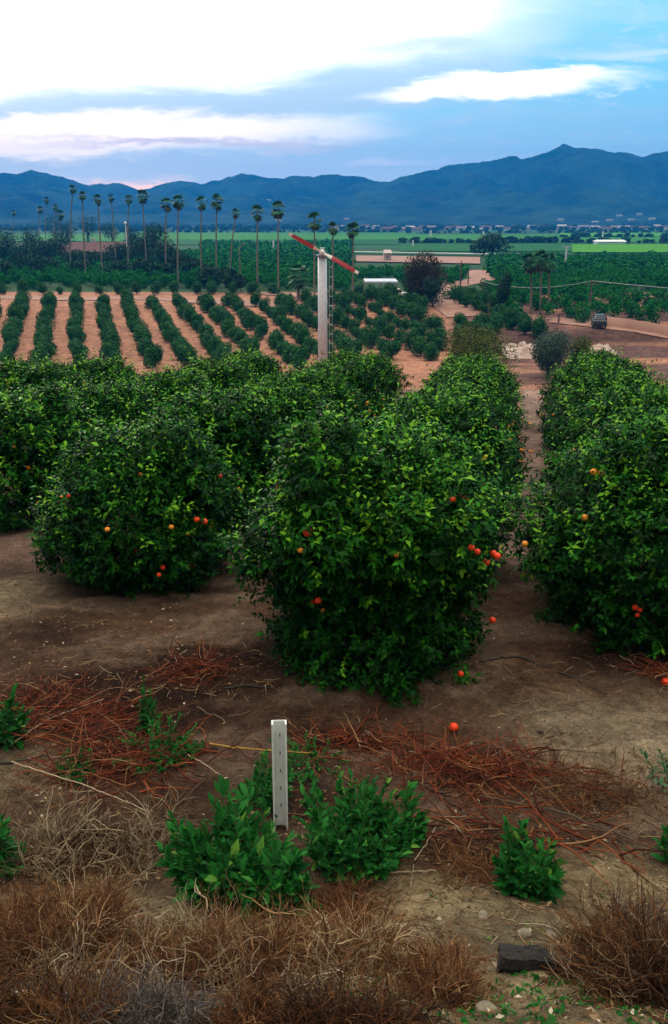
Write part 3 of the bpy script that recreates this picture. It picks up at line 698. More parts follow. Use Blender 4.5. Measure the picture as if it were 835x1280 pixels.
for i, (x, y) in enumerate(mass):
    k = (i % 2) if y < 215 else (2+i % 2 if y < 330 else 4); v, f, tn = lod[k]; a_ = random.uniform(0, 6.28); co, si = math.cos(a_), math.sin(a_); s_ = random.uniform(.85, 1.15)
    q = np.stack([v[:, 0]*co-v[:, 1]*si, v[:, 0]*si+v[:, 1]*co, v[:, 2]*random.uniform(.85, 1.15)], 1)*s_+np.array([x, y, mz[i]]); vs.append(q); fs.append(f+off); off += len(v); ts_.append(np.clip(tn+random.uniform(-.2, .2), 0, 1))
tag(mobj('distant_orchard', mesh('distant_orchard', np.concatenate(vs), np.concatenate(fs), M['leaffar'], np.concatenate(ts_))), 'dense dark green citrus orchard covering the valley floor beyond the terrace', 'orchard', kind='stuff')
print('mass trees', len(mass), 'terrace', min(262, len(cand)), len(cand))

# ------------------------------------------------------------------ palms
def palm(px, pyc, pyb, label, w=3.0, short=False, pxb=None, grp='tall fan palms across the valley'):
    x, y = gnd(pxb if pxb else px, pyb); z0 = h1(x, y); top = lift(px, pyc, y); h = top[2]-z0; dxl = top[0]-x
    o = empty('palm_tree', (x, y, z0)); tag(o, label, 'palm tree', grp); rg = np.random.default_rng(int(px*7))
    K = 10; ts = np.linspace(0, 1, K); P = np.stack([dxl*ts**1.6, 0*ts, ts*h], 1)[None]; v, f, _ = tubes(P, (.17*(1.15-.45*ts) * (1.7 if short else 1.0))[None], 8); mobj('trunk', mesh('trunk', v, f, M['palmbark'], None, True), o)
    nf = 40+int(px*3) % 26; VV, FF, TT_ = [], [], []; of = 0; c0 = np.array([dxl, 0, h])
    for i in range(nf):
        th = rg.uniform(0, 6.28); el = rg.uniform(-.75, 1.4) if i > 4 else rg.uniform(-1.3, -.9); r0 = w*.36; d = np.array([math.cos(th)*math.cos(el), math.sin(th)*math.cos(el), math.sin(el)])
        b_ = c0+d*r0; sd = norm(np.cross(d, [0, 0, 1.0])+1e-3); nn = np.cross(sd, d); fr_ = w*.38; tip = []
        pts = [c0, b_]
        for j in range(9):
            a_ = (j/8-.5)*2.5; rr_ = fr_*rg.uniform(.8, 1.15)*(1 if j % 2 == 0 else .62); q = b_+(d*math.cos(a_)+sd*math.sin(a_))*rr_-np.array([0, 0, .25*rr_*(1.2-el*.4)]); pts.append(q)
        pts.append(c0+sd*.04)
        VV += pts; FF += [(of+1, of+2+j, of+3+j) for j in range(8)]+[(of, of+1, of+11)]; of += 12; TT_ += [0.0 if i <= 4 else rg.uniform(.3, 1)]*12
    mobj('crown', mesh('crown', VV, FF, M['palm'], TT_), o); return o
PL = [(50, 262, 316, 'small low palm at the left of the shaggy crowned palm', 4.4), (75, 268, 318, 'lowest palm of the left cluster, beside the roof end', 4.4), (17, 266, 312, 'palm at the far left edge, standing apart before the blue hills', 3.6), (58, 250, 315, 'palm with shaggy crown left of the brown roofed house', 4.6), (69, 259, 318, 'shorter palm just right of the shaggy one by the house', 4.2),
      (91, 236, 345, 'tallest palm, crown above the ridge line over the house roof', 3.2), (103, 244, 350, 'palm just right of the tallest palm, slightly lower crown', 3.0), (122, 249, 352, 'palm before the middle of the brown roofed house', 3.0),
      (139, 247, 338, 'leaning palm above the right part of the brown roof', 3.2), (161, 249, 348, 'palm beside the white mast at the end of the house', 2.9), (178, 245, 345, 'palm whose crown touches the pink gap between the hills', 3.6),
      (208, 255, 352, 'first palm right of the house trees, dark thin trunk', 3.2), (223, 252, 360, 'palm standing a step right of the dark thin trunked one', 3.0), (252, 253, 356, 'third palm right of the house trees', 3.0),
      (271, 252, 358, 'palm with wide crown, last of the close four right of the house', 3.4), (295, 266, 360, 'lower palm beside the bare bent pole', 3.2), (322, 265, 366, 'palm midway between the bent pole and wind machine', 3.2), (348, 261, 367, 'palm left of the propeller tip with tall crown', 3.4),
      (393, 275, 372, 'palm right behind the wind machine propeller', 3.2), (416, 285, 376, 'palm just right of the wind machine tower, pale trunk', 3.0), (441, 287, 374, 'palm behind the low propeller tip', 3.0)]
for (px, c_, b_, lab, w_) in PL: palm(px, c_, b_, lab, w_*(.60+.13*math.sin(px*1.7)), pxb={91: 89, 103: 108, 122: 129, 139: 146, 178: 184, 295: 287}.get(px))
palm(373, 343, 376, 'short stout palm left of the wind machine tower', 3.2, True)
for px, c_, b_, lab in [(663, 327, 393, 'left palm of the trio in the right hand orchard'), (675, 324, 395, 'middle palm of the trio in the right hand orchard'), (685, 327, 393, 'right palm of the trio in the right hand orchard')]:
    palm(px, c_, b_, lab, 2.3, grp='three palms in the right orchard')

# ------------------------------------------------------------------ other trees and shrubs of the valley
def tree(name, px, pyb, w, h, m, label, cat='tree', nl=10, nc=2200, size=.3, group=None, seed=1, lump=.34, z0=.08):
    x, y = gnd(px, pyb) if not isinstance(px, tuple) else px; o = empty(name, (x, y, h1(x, y)-.05)); tag(o, label, cat, group)
    v, f, tn = clump_crown(lumps_fn(w, h*(1-z0), h*z0, nl, seed, lump), nc, size, seed+5); mobj('crown', mesh('crown', v, f, M[m], tn), o); mobj('trunk', trunk_mesh(h*.8, w*.03+.05, seed, 4, .5), o); return o
tree('bare_tree', 531, 378, 7.0, 9.0, 'brown', 'large rounded brown leafless looking tree beside the winding dirt road', nl=16, nc=6500, size=.35, seed=201)
tree('dark_tree', 540, 384, 3.6, 5.0, 'dark', 'dark green tree growing at the foot of the big brown tree', nc=2500, size=.25, seed=202)
tree('olive_tree', (14.4, 88.0), None, 7.6, 5.9, 'olive', 'yellow green rounded shrub tree rising behind the near orchard', nl=20, nc=15000, size=.17, seed=203, z0=.02)
tree('pepper_tree', (22.9, 90), None, 4.6, 5.3, 'grey', 'grey green willowy tree beside the pale tarp', nl=13, nc=9500, size=.16, seed=204, z0=.02)
tree('green_shrub', (26.0, 91), None, 3.3, 4.6, 'olive', 'small olive green shrub right of the grey green tree', 'shrub', nl=9, nc=5000, size=.16, seed=205, z0=.02)
tree('cypress_tree', 628, 392, 2.6, 6.2, 'dark', 'narrow dark tree left of the palm trio', nl=7, nc=2200, size=.25, seed=206)
tree('dark_tree', 615, 322, 16, 9, 'dark', 'dark spreading tree beside the pale road far across the valley', nl=8, nc=1500, size=.9, seed=207)
tree('roadside_hedge', 568, 374, 5, 2.6, 'leafmid', 'bright green roadside bush inside the bend of the dirt road', 'bush', nl=6, nc=1500, size=.3, seed=208)
rg = np.random.default_rng(5); where = ['behind', 'beside', 'before']
HT = [(8, 330, 9, 8), (28, 334, 9, 7), (45, 330, 10, 9), (62, 332, 9, 8), (75, 328, 10, 10), (95, 336, 9, 6), (112, 338, 8, 5.5), (130, 338, 9, 5.5), (150, 335, 10, 7), (168, 330, 10, 9), (185, 336, 9, 12), (197, 332, 10, 13), (210, 340, 9, 9), (226, 345, 8, 6), (240, 350, 7, 5), (35, 345, 8, 5), (60, 348, 8, 5), (100, 348, 8, 4.5), (145, 350, 8, 4.5), (180, 350, 8, 5), (205, 355, 7, 4.5), (262, 360, 6, 4.5), (290, 366, 5, 4.6), (10, 316, 12, 11), (40, 312, 14, 12), (72, 310, 14, 17), (86, 310, 14, 15), (112, 308, 14, 17), (140, 308, 14, 13), (165, 308, 12, 12), (190, 310, 12, 12), (245, 346, 6, 4), (0, 350, 8, 5)]
spots = ['left of the white truck', 'above the left terrace rows', 'by the driveway', 'right of the truck', 'at the left end of the house', 'below the brown roof', 'under the middle palms', 'below the house windows', 'at the right end of the house', 'by the white mast', 'tall and shaggy near the thin trunked palm', 'tallest of the grove right of the house', 'at the grove edge', 'low beyond the cross row', 'small beside the pale dirt lot', 'low on the left before the drive', 'low and left of centre before the house', 'low before the house front', 'low below the mast', 'low at the foot of the grove', 'low under the right palms', 'round beside the terrace road', 'dark and round beside the bent pole', 'far behind on the left edge', 'far behind the truck', 'tall behind the left roof end', 'behind the chimney', 'tallest behind the house', 'behind the right roof half', 'behind the mast', 'behind the grove', 'small between lot and cross row', 'at the very left edge above the terrace']
for i, ((px, pb, w_, h_), sp) in enumerate(zip(HT, spots)):
    tree('dark_tree', px, pb, w_, h_, 'dark', 'dark leafy tree '+sp, nl=8, nc=1100, size=.55, seed=300+i, group='dark trees around the farmhouse')

# ------------------------------------------------------------------ wind machine
wz = h1(WMX, WMY); hub = lift(403, 315.5, WMY-.9); topz = lift(403, 320, WMY)[2]
wmO = empty('wind_machine', (WMX, WMY, wz)); tag(wmO, 'white orchard wind machine with long red two bladed propeller', 'wind machine'); TH = topz-wz
b_ = MB(); b_.tube((0, 0, 0), (0, 0, TH), .46, .40, 24); b_.build('tower', M['white'], wmO, True)
b_ = MB(); b_.tube((0, 0, TH), (0, 0, TH+.12), .58, .58, 20); b_.tube((0, 0, TH+.12), (0, 0, TH+.38), .3, .34, 16); b_.box((0, -.1, TH+.5), (.42, 1.2, .42)); b_.build('gearbox', M['metal'], wmO, bevel=.03)
hl = np.array([0, -.9, hub[2]-wz+.02])
tipL = lift(361, 292, WMY-.9)-np.array([WMX, WMY, wz]); tipR = lift(448, 341.5, WMY-.9)-np.array([WMX, WMY, wz])
b_ = MB(); b_.tube(hl+np.array([0, .25, 0]), hl-np.array([0, .18, 0]), .24, .16, 16); b_.build('hub', M['bright'], wmO, True)
for tip in (tipL, tipR):
    d = tip-hl; ln = np.linalg.norm(d); d /= ln; up = np.array([0, 1, 0.0]); cdir = np.cross(d, up)
    def blade(a0, a1, m, par, nm):
        K = 10; v = []; f = []
        for i in range(K+1):
            s_ = a0+(a1-a0)*i/K; ch = float(np.interp(s_, [0, .12, .3, .7, 1], [.16, .24, .42, .40, .26])); tw = float(np.interp(s_, [0, 1], [.6, .15])); c_ = hl+d*ln*s_
            u_ = cdir*math.cos(tw)+up*math.sin(tw); w2 = -cdir*math.sin(tw)+up*math.cos(tw)
            for aa, bb in ((-.5, 0), (-.2, .11), (.2, .09), (.5, 0), (.2, -.04), (-.2, -.06)): v.append(c_+u_*ch*aa+w2*ch*bb)
        for i in range(K):
            for j in range(6): f.append((i*6+j, i*6+(j+1) % 6, (i+1)*6+(j+1) % 6, (i+1)*6+j))
        me = bpy.data.meshes.new(nm); me.from_pydata([tuple(p) for p in v], [], f+[(0, 5, 4, 3, 2, 1), tuple(K*6+j for j in range(6))]); me.materials.append(m); return mobj(nm, me, par)
    bl = blade(.26, .90, M['redpaint'], wmO, 'propeller_blade'); blade(.02, .26, M['bright'], bl, 'blade_root'); blade(.90, 1.0, M['bright'], bl, 'blade_tip')
b_ = MB(); lx = .62
for s_ in (-.16, .16): b_.tube((lx, s_-.35, 0), (lx, s_-.35, TH*.97), .03, n=6); b_.tube((lx+.30, s_*1.6-.35, 2.2), (lx+.30, s_*1.6-.35, TH*.97), .02, n=6)
for k in range(int(TH/.32)): b_.tube((lx, -.19-.35, .3+k*.32), (lx, .19-.35, .3+k*.32), .018, n=5)
for k in range(int((TH-2)/.85)):
    z = 2.3+k*.85
    for aa, bb in (((lx, -.19), (lx+.30, -.26)), ((lx+.30, -.26), (lx+.30, .26)), ((lx+.30, .26), (lx, .19))): b_.tube((aa[0], aa[1]-.35, z), (bb[0], bb[1]-.35, z), .018, n=5)
for k in (1.0, 4.0, 7.0, 9.5): b_.tube((lx, -.35, min(k, TH-.4)), (.4, -.2, min(k, TH-.4)), .025, n=5)
b_.build('ladder', M['metal'], wmO)
b_ = MB(); b_.box((-1.5, -.3, .8), (1.5, .9, .9)); b_.build('engine_box', M['metal'], wmO, bevel=.05)
# smaller far wind machines
def far_machine(px, pyt, pyb, label, col='bright', prop=True):
    x, y = gnd(px, pyb); z = h1(x, y); o = empty('wind_machine', (x, y, z)); tag(o, label, 'wind machine', 'distant white wind machines'); h = lift(px, pyt, y)[2]-z; r = max(.3, y*.0011)
    b = MB(); b.tube((0, 0, 0), (0, 0, h), r, r*.8, 10); b.build('tower', M[col], o)
    if prop:
        b = MB(); b.box((0, -.6, h+.2), (y*.012, .15, r*.9), 0); b.build('propeller_blade', M['white'], o)
far_machine(706, 309, 337, 'white wind machine standing before the bright green field on the right', prop=True)
far_machine(342, 300, 317, 'short white wind machine left of the red propeller', prop=False)
far_machine(212, 308, 319, 'small white tower left of centre in the far orchard', prop=False)
far_machine(516, 300, 308, 'tiny white tower in the dark green field near centre', prop=False)
far_machine(538, 288, 296, 'tiny white tower on the far green field', prop=False)
far_machine(604, 289, 297, 'small white tower on the far field right of centre', prop=False)
far_machine(753, 289, 298, 'tiny white tower on the far field at right', prop=False)
for px, pb, pt, lab in [(161, 335, 279, 'tall white mast rising beside the farmhouse')]:
    x, y = gnd(px, pb); z = h1(x, y); h = lift(px, pt, y)[2]-z; b = MB(); b.tube((0, 0, 0), (0, 0, h), .28, .16, 8); b.tube((0, 0, h), (0, 0, h+.5), .45, .1, 8); b.box((0, 0, h*.72), (1.3, .2, .25)); o = b.build('mast', M['bright']); o.location = (x, y, z); tag(o, lab, 'mast')

# ------------------------------------------------------------------ power poles and the cable
def pole(px, pt, pb, label, name='utility_pole', arm=True):
    x, y = gnd(px, pb); z = h1(x, y); h = lift(px, pt, y)[2]-z; o = empty(name, (x, y, z)); tag(o, label, 'pole', 'wooden poles in the valley')
    b = MB(); b.tube((0, 0, 0), (0, 0, h), .15, .11, 8); b.build('post', M['wood'], o)
    if arm: b = MB(); b.box((0, 0, h-.5), (2.0, .12, .14)); b.build('crossarm', M['wood'], o)
    return np.array((x, y, z+h))
pole(575, 326, 362, 'thin pole behind the winding dirt road'); pole(585, 340, 356, 'short pole inside the dirt road bend', arm=False)
pB = pole(735, 351, 402, 'utility pole by the parked car right of the palm trio'); pA = pole(602, 352, 380, 'wooden pole right of the dirt road carrying the cable')
pole(623, 352, 384, 'thin pole beside the narrow dark tree', arm=False)
pD = pole(698, 392, 404, 'short signal pole on the dirt edge', arm=False)
x, y = gnd(301, 364); z = h1(x, y); h = lift(301, 311, y)[2]-z; b = MB(); b.tube((0, 0, 0), (0, 0, h), .14, .10, 8); b.tube((0, 0, h), (.6, 0, h+.9), .09, .06, 8); b.tube((.6, 0, h+.9), (1.3, 0, h+.8), .12, .08, 8)
o = b.build('bent_pole', M['palmbark']); o.location = (x, y, z); tag(o, 'bare pole with bent top between the left palms and wind machine', 'pole')
pE = pB+np.array((60, -8, -1.2))
def cable(a, b, sag, label, r=.05):
    K = 24; ts = np.linspace(0, 1, K); P = a[None]*(1-ts[:, None])+b[None]*ts[:, None]; P[:, 2] -= sag*4*ts*(1-ts); v, f, _ = tubes(P[None], np.full((1, K), r), 5); tag(mobj('cable', mesh('cable', v, f, M['metal'])), label, 'cable', 'overhead cables')
cable(pA, pB, 1.0, 'overhead cable from the dirt road pole to the pole by the car'); cable(pB, pE, 1.2, 'overhead cable running off right from the pole by the car')

# ------------------------------------------------------------------ buildings
def gable(px0, px1, pyb, hw, hr, depth, label, name='house', wm_='wall', rm_='roof', wins=3, group=None, ypos=None, zfix=None):
    x0, y0 = gnd(px0, pyb) if ypos is None else lift(px0, pyb, ypos)[:2]; x1, _ = gnd(px1, pyb) if ypos is None else lift(px1, pyb, ypos)[:2]; w = x1-x0; z = (h1(x0, y0) if zfix is None else zfix)-.2
    o = empty(name, ((x0+x1)/2, y0+depth/2, z)); tag(o, label, 'house' if 'house' in name else 'building', group)
    b = MB(); b.box((0, 0, hw/2), (w, depth, hw)); b.build('wall', M[wm_], o)
    e = .06*w+.2; b = MB(); v = [(-w/2-e*.5, -depth/2-.5, hw+.01), (w/2+e*.5, -depth/2-.5, hw+.01), (w/2+e*.5, depth/2+.5, hw+.01), (-w/2-e*.5, depth/2+.5, hw+.01), (-w/2, 0, hw+hr), (w/2, 0, hw+hr)]
    b.add(v, [(3, 2, 1, 0), (0, 1, 5, 4), (2, 3, 4, 5), (1, 2, 5), (3, 0, 4)]); r_ = b.build('roof', M[rm_], o)
    for k in range(wins):
        xx = -w/2+w*(k+.5)/wins; ww = min(1.6, w*.12); b = MB(); b.box((xx, -depth/2-.03, hw*.55), (ww, .08, hw*.36)); b.build('window', M['glass'], o)
    return o, r_, w
o, r_, w = gable(82, 160, 327, 3.4, 3.0, 13, 'long brown roofed farmhouse among dark trees behind the palms', 'farmhouse')
b = MB(); b.box((-w*.12, 1, 6.6), (1.1, 1.1, 2.0)); b.build('chimney', M['pale'], r_)
gable(72, 86, 326, 4.0, 1.6, 7, 'brown wing at the left end of the farmhouse with light wall', 'outhouse', 'wall', 'roof', 1)
gable(747, 782, 306, 2.0, 1.0, 9, 'long low white building on the bright green field', 'white_building', 'bright', 'bright', 0)
# open pale canopy by the brown tree
x0, y0 = gnd(456, 373); x1, _ = gnd(498, 373); o = empty('canopy_shed', ((x0+x1)/2, y0+4, h1(x0, y0))); tag(o, 'low open shed with flat white roof left of the brown tree', 'shed'); w = x1-x0
b = MB(); b.box((0, 0, 2.75), (w, 7, .28)); b.build('roof', M['white'], o)
for sx in (-.48, 0, .48):
    for sy in (-3.2, 3.2): b = MB(); b.tube((w*sx, sy, 0), (w*sx, sy, 2.62), .09, n=6); b.build('post', M['metal'], o)
gable(480, 489, 327, 3.0, 1.0, 6, 'tiny white hut on the dirt strip beside the pale road', 'hut', 'pale', 'pale', 1)
rg = np.random.default_rng(9)
for i in range(46):                    # town at the foot of the hills
    px = 415+i*9.6+rg.uniform(-3, 3); Y = rg.uniform(1280, 1650); d = ray(px, 285); x = d[0]/d[1]*Y; z = h1(x, Y); s_ = rg.uniform(.8, 1.5)
    o = empty('house', (x, Y, z), rg.uniform(-.5, .5)); wv = 12*s_; dp = 9*s_; hh = rg.uniform(3.0, 5.0)
    b = MB(); b.box((0, 0, hh/2), (wv, dp, hh)); b.build('wall', M[['pale', 'wall', 'bright'][i % 3 if rg.random() < .8 else 0]], o)
    b = MB(); v = [(-wv/2-.5, -dp/2-.5, hh+.01), (wv/2+.5, -dp/2-.5, hh+.01), (wv/2+.5, dp/2+.5, hh+.01), (-wv/2-.5, dp/2+.5, hh+.01), (-wv/2, 0, hh+2.5), (wv/2, 0, hh+2.5)]; b.add(v, [(3, 2, 1, 0), (0, 1, 5, 4), (2, 3, 4, 5), (1, 2, 5), (3, 0, 4)]); b.build('roof', M[['roof', 'wall', 'pale', 'roof'][i % 4]], o)
    tag(o, 'tiny gabled house in the distant town at the foot of the mountains', 'house', 'houses of the distant town')
VH = []
for px, py in [(762, 277), (774, 271), (789, 276), (799, 269), (815, 275), (744, 279), (701, 276), (433, 275), (335, 251), (348, 277)]:
    d = ray(px, py); tq = 1500
    while tq < 3300 and CZ+d[2]*tq > zmount(d[0]*tq, d[1]*tq): tq += 8
    x, y = d[0]*tq, d[1]*tq; s_ = rg.uniform(1.0, 1.5); o = empty('hillside_house', (x, y, CZ+d[2]*tq-1.5), rg.uniform(-.6, .6)); b = MB(); b.box((0, 0, 2.5), (11*s_, 8*s_, 4.5)); b.build('wall', M['pale'], o)
    b = MB(); b.box((0, 0, 5.4), (12*s_, 9*s_, 1.3), taper=.6); b.build('roof', M['pale'], o); tag(o, 'pale house among trees on the lower mountain slope', 'house', 'pale houses on the mountain slope')
# tree belts by the town
P_ = []
for i in range(900):
    px = rg.uniform(-60, 900); Y = rg.uniform(1230, 1950); d = ray(px, 285); P_.append((d[0]/d[1]*Y, Y))
for (xa, ya), (xb, yb), n_ in [(gnd(150, 291), gnd(500, 291), 90), (gnd(500, 292), gnd(900, 291), 110), (gnd(500, 304.5), gnd(720, 304), 70), (gnd(700, 297), gnd(900, 297), 40), (gnd(720, 304.5), gnd(900, 304.5), 40)]:
    for k in range(n_): q = rg.random(); P_.append((xa+(xb-xa)*q+rg.normal(0, 3), ya+(yb-ya)*q+rg.normal(0, 4)))
vs, fs, ts_ = [], [], []; off = 0; lodb = clump_crown(lumps_fn(10, 7, 0, 5, 88, .38), 70, 3.0, 99)
for x, y in P_:
    v, f, tn = lodb; a_ = rg.uniform(0, 6.28); co, si = math.cos(a_), math.sin(a_); s_ = rg.uniform(.4, 1.0)*(1.2 if y > 1200 else .7)
    vs.append(np.stack([v[:, 0]*co-v[:, 1]*si, v[:, 0]*si+v[:, 1]*co, v[:, 2]], 1)*s_+np.array([x, y, h1(x, y)])); fs.append(f+off); off += len(v); ts_.append(tn)
tag(mobj('distant_woods', mesh('distant_woods', np.concatenate(vs), np.concatenate(fs), M['dark'], np.concatenate(ts_))), 'dark tree belts between the far fields and around the distant town', 'woods', kind='stuff')

# ------------------------------------------------------------------ vehicles (small)
def vehicle(px, pyb, L_, label, name, paint, rz=0.0, truck=False):
    x, y = gnd(px, pyb); o = empty(name, (x, y, h1(x, y)+.12), rz); tag(o, label, 'truck' if truck else 'car')
    b = MB(); b.box((0, 0, .72), (L_, 1.85, .62), taper=.97); b.build('body', M[paint], o, bevel=.12)
    b = MB()
    if truck: b.box((L_*.12, 0, 1.36), (L_*.30, 1.7, .66), taper=.82)
    else: b.box((-.1, 0, 1.3), (L_*.56, 1.66, .56), taper=.72)
    b.build('cabin', M['glass'], o, bevel=.08)
    b = MB()
    if truck: b.box((L_*.12, 0, 1.73), (L_*.25, 1.4, .08))
    else: b.box((-.1, 0, 1.61), (L_*.40, 1.2, .06))
    b.build('roof', M[paint], o)
    for sx in (-.31, .31):
        for sy in (-.82, .82):
            b = MB(); b.tube((L_*sx, sy-.12, .34), (L_*sx, sy+.12, .34), .34, n=16); wv = b.build('wheel', M['black'], o)
            b = MB(); b.tube((L_*sx, sy-.14, .34), (L_*sx, sy+.14, .34), .19, n=12); b.build('rim', M['metal'], wv)
vehicle(50, 320, 7.5, 'white pickup truck parked on the drive left of the farmhouse', 'pickup_truck', 'bright', .2, True)
vehicle(748, 409, 4.4, 'dark car parked at the end of the earth bank right of palms', 'parked_car', 'carp', 1.35)
vehicle(494, 374, 4.2, 'white car parked under the flat roofed shed', 'parked_car', 'bright', .1)
# retaining bank of earth right of the car
P_ = np.array([gnd(757, 407), gnd(790, 411), gnd(840, 417), gnd(900, 421)]); v = []; f = []
for i, (x, y) in enumerate(P_):
    z = h1(x, y); hh = 1.2; v += [(x, y-.9, z-.3), (x, y-.2, z+hh), (x, y+.5, z+hh+.02), (x, y+1.2, z-.3)]
for i in range(3):
    for j in range(3): f.append((i*4+j, (i+1)*4+j, (i+1)*4+j+1, i*4+j+1))
tag(mobj('earth_bank', mesh('earth_bank', v, f, M['dirtroad'])), kind='structure')
# pale tarps lying behind the near orchard
def tarp(px0, px1, Y, ln, label, seed):
    x0 = lift(px0, 440, Y)[0]; x1 = lift(px1, 440, Y)[0]; v = []; K, J = 40, 26
    for i in range(K+1):
        for j in range(J+1):
            x = x0+(x1-x0)*i/K; y = Y+ln*j/J; e = 1-max(abs(i/K-.5), abs(j/J-.5))*2
            v.append((x+1.6*(i/K-.5)*float(fbm(y*.9, 3.1, 0, 2, seed)), y+2.2*(j/J-.5)*float(fbm(x*1.3, j*.1, 0, 2, seed)), h1(x, y)+.05+min(1, e*5)*(.10+1.1*abs(float(fbm(x*.7, y*.7, 0, 4, seed))))))
    f = [(i*(J+1)+j, (i+1)*(J+1)+j, (i+1)*(J+1)+j+1, i*(J+1)+j+1) for i in range(K) for j in range(J)]
    tag(mobj('tarp', mesh('tarp', v, f, M['tarp'], None, True)), label, 'tarp', 'pale plastic sheets on the dirt')
tarp(638, 684, gnd(660, 449)[1], 7.5, 'crumpled pale plastic sheet on dirt just beyond the aisle', 5); tarp(732, 778, gnd(750, 447)[1], 6, 'flat pale plastic sheet on dirt behind the right orchard rows', 8)

# ------------------------------------------------------------------ foreground: stake
x, y = gnd(351, 1031); z0 = h1(x, y); tz = lift(351, 902, y)[2]; o = empty('plastic_stake', (x, y, z0-.1)); tag(o, 'upright white plastic channel stake among leafy green weeds', 'stake'); hh = tz-z0+.1
w_, dpt, th_ = .104, .05, .006; prof_ = [(-w_/2, -dpt), (-w_/2+.012, -dpt-.002), (-w_/2+.008, 0-.012), (-w_/2+.022, -.001), (w_/2-.022, -.001), (w_/2-.008, -.012), (w_/2-.012, -dpt-.002), (w_/2, -dpt), (w_/2+.001, .002), (w_/2-.016, th_+.004), (-w_/2+.016, th_+.004), (-w_/2-.001, .002)]
v = []; K = 12; nP = len(prof_)
for k in range(K+1):
    for (a_, b2) in prof_: v.append((a_, b2, hh*k/K-(0 if k < K else .02*max(0, 1-abs(a_)/(w_/2))**1.5)))
f = [(k*nP+i, k*nP+(i+1) % nP, (k+1)*nP+(i+1) % nP, (k+1)*nP+i) for k in range(K) for i in range(nP)]+[tuple(range(nP-1, -1, -1)), tuple(K*nP+i for i in range(nP))]
me = bpy.data.meshes.new('channel'); me.from_pydata(v, [], f); me.materials.append(M['pvc']); st = mobj('channel', me, o)
o.rotation_euler = (R(-1), R(.3), R(4))
for k in range(5):
    b = MB(); b.box((.004, -.0035, hh*(.28+.15*k)), (.007, .005, .022)); b.build('slot', M['slot'], o)

# ------------------------------------------------------------------ leafy weeds
def weed(px, pyb, w, h, nst, label, m='weed', L0=.10, per=16, seed=1, ratio=.40, lean=.45):
    per = int(per*1.5); L0 *= .82
    x, y = gnd(px, pyb); rg = np.random.default_rng(seed); o = empty('weed_plant', (x, y, h1(x, y))); tag(o, label, 'weed', 'green weeds around the stake')
    K = 7; ts = np.linspace(0, 1, K); th = rg.uniform(0, 6.28, nst); q = w/2*np.sqrt(rg.random(nst)); hs = h*rg.uniform(.35, 1.1, nst)*(1-.35*(q/(w/2))**2)
    b0 = np.stack([q*np.cos(th)*.55, q*np.sin(th)*.55, 0*q], 1); tp = np.stack([q*np.cos(th), q*np.sin(th), hs], 1)
    P = b0[:, None]*(1-ts[None, :, None])+tp[:, None]*ts[None, :, None]; P[:, :, :2] += (tp-b0)[:, None, :2]*lean*(ts**2-ts)[None, :, None]+rg.normal(0, .006, (nst, K, 2))
    P[:, 0, 2] = H(P[:, 0, 0]+x, P[:, 0, 1]+y)-h1(x, y)-.02
    v, f, _ = tubes(P, np.repeat((.005*(1.1-.8*ts))[None], nst, 0), 4); mobj('stems', mesh('stems', v, f, M['stem']), o)
    n_ = nst*per; ri = np.repeat(np.arange(nst), per); fr_ = np.tile((np.arange(per)+.9)/per, nst); kf = fr_*(K-1); k0 = np.minimum(kf.astype(int), K-2); u = (kf-k0)[:, None]
    B = P[ri, k0]*(1-u)+P[ri, k0+1]*u; D = norm(P[ri, k0+1]-P[ri, k0]); a_ = np.tile(np.arange(per)*2.4, nst)+rg.uniform(0, 6, nst)[ri]
    side = np.stack([np.cos(a_), np.sin(a_), 0*a_], 1); A = side*(1.1-.75*fr_)[:, None]+D*(.15+1.0*fr_)[:, None]+rg.normal(0, .15, (n_, 3)); Lf = L0*np.clip(rg.lognormal(-.05, .35, n_), .3, 1.8)*(1.1-.45*fr_)*(rg.random(n_) > .12)+.004
    tn = np.clip(rg.normal(.42, .22, n_)+.2*(rg.random(n_) < .03)+.15*(fr_ > .8), 0, 1)
    A = norm(A); up = norm(np.array([0, 0, 1.0])+rg.normal(0, .25, (n_, 3)))
    s = norm(np.cross(A, up)); nn = np.cross(s, A); l_ = Lf[:, None]; wd = l_*ratio
    vv = np.stack([B, B+A*l_*.3+s*wd*.42+nn*wd*.12, B+A*l_*.62+s*wd*.5+nn*wd*.10-nn*l_*.03, B+A*l_-nn*l_*.20, B+A*l_*.62-s*wd*.5+nn*wd*.10-nn*l_*.03, B+A*l_*.3-s*wd*.42+nn*wd*.12, B+A*l_*.3, B+A*l_*.62-nn*l_*.04], 1)
    ff = (np.array([(0, 6, 1), (1, 6, 7), (1, 7, 2), (2, 7, 3), (0, 5, 6), (5, 7, 6), (5, 4, 7), (4, 3, 7)])[None]+(np.arange(n_)*8)[:, None, None]).reshape(-1, 3)
    mobj('leaves', mesh('leaves', vv.reshape(-1, 3), ff, M[m], np.repeat(tn, 8)), o); return o
weed(285, 1108, .86, .58, 84, 'biggest leafy weed, broad green leaves left of the white stake', seed=1, L0=.125)
weed(345, 1135, .46, .40, 40, 'broad leaved weed drooping below the stake over the dry brush', seed=2, L0=.13)
weed(445, 1075, .92, .58, 80, 'dense dark green weed bush right of the white stake', seed=3, L0=.10)
weed(500, 1050, .4, .42, 20, 'upright weed at the right end of the dense weed bush', seed=4, L0=.09)
weed(330, 1000, .55, .30, 22, 'low weed behind the white stake', seed=13, L0=.08)
weed(655, 1118, .44, .52, 40, 'single bushy weed on bare soil right of centre', seed=5, L0=.095, ratio=.42)
weed(5, 925, .45, .42, 22, 'leafy weed cut by the left edge, level with the dry branches', seed=6, L0=.11)
weed(0, 1085, .40, .45, 18, 'drooping weed at the left edge beside the pale dead brush', seed=7, L0=.11)
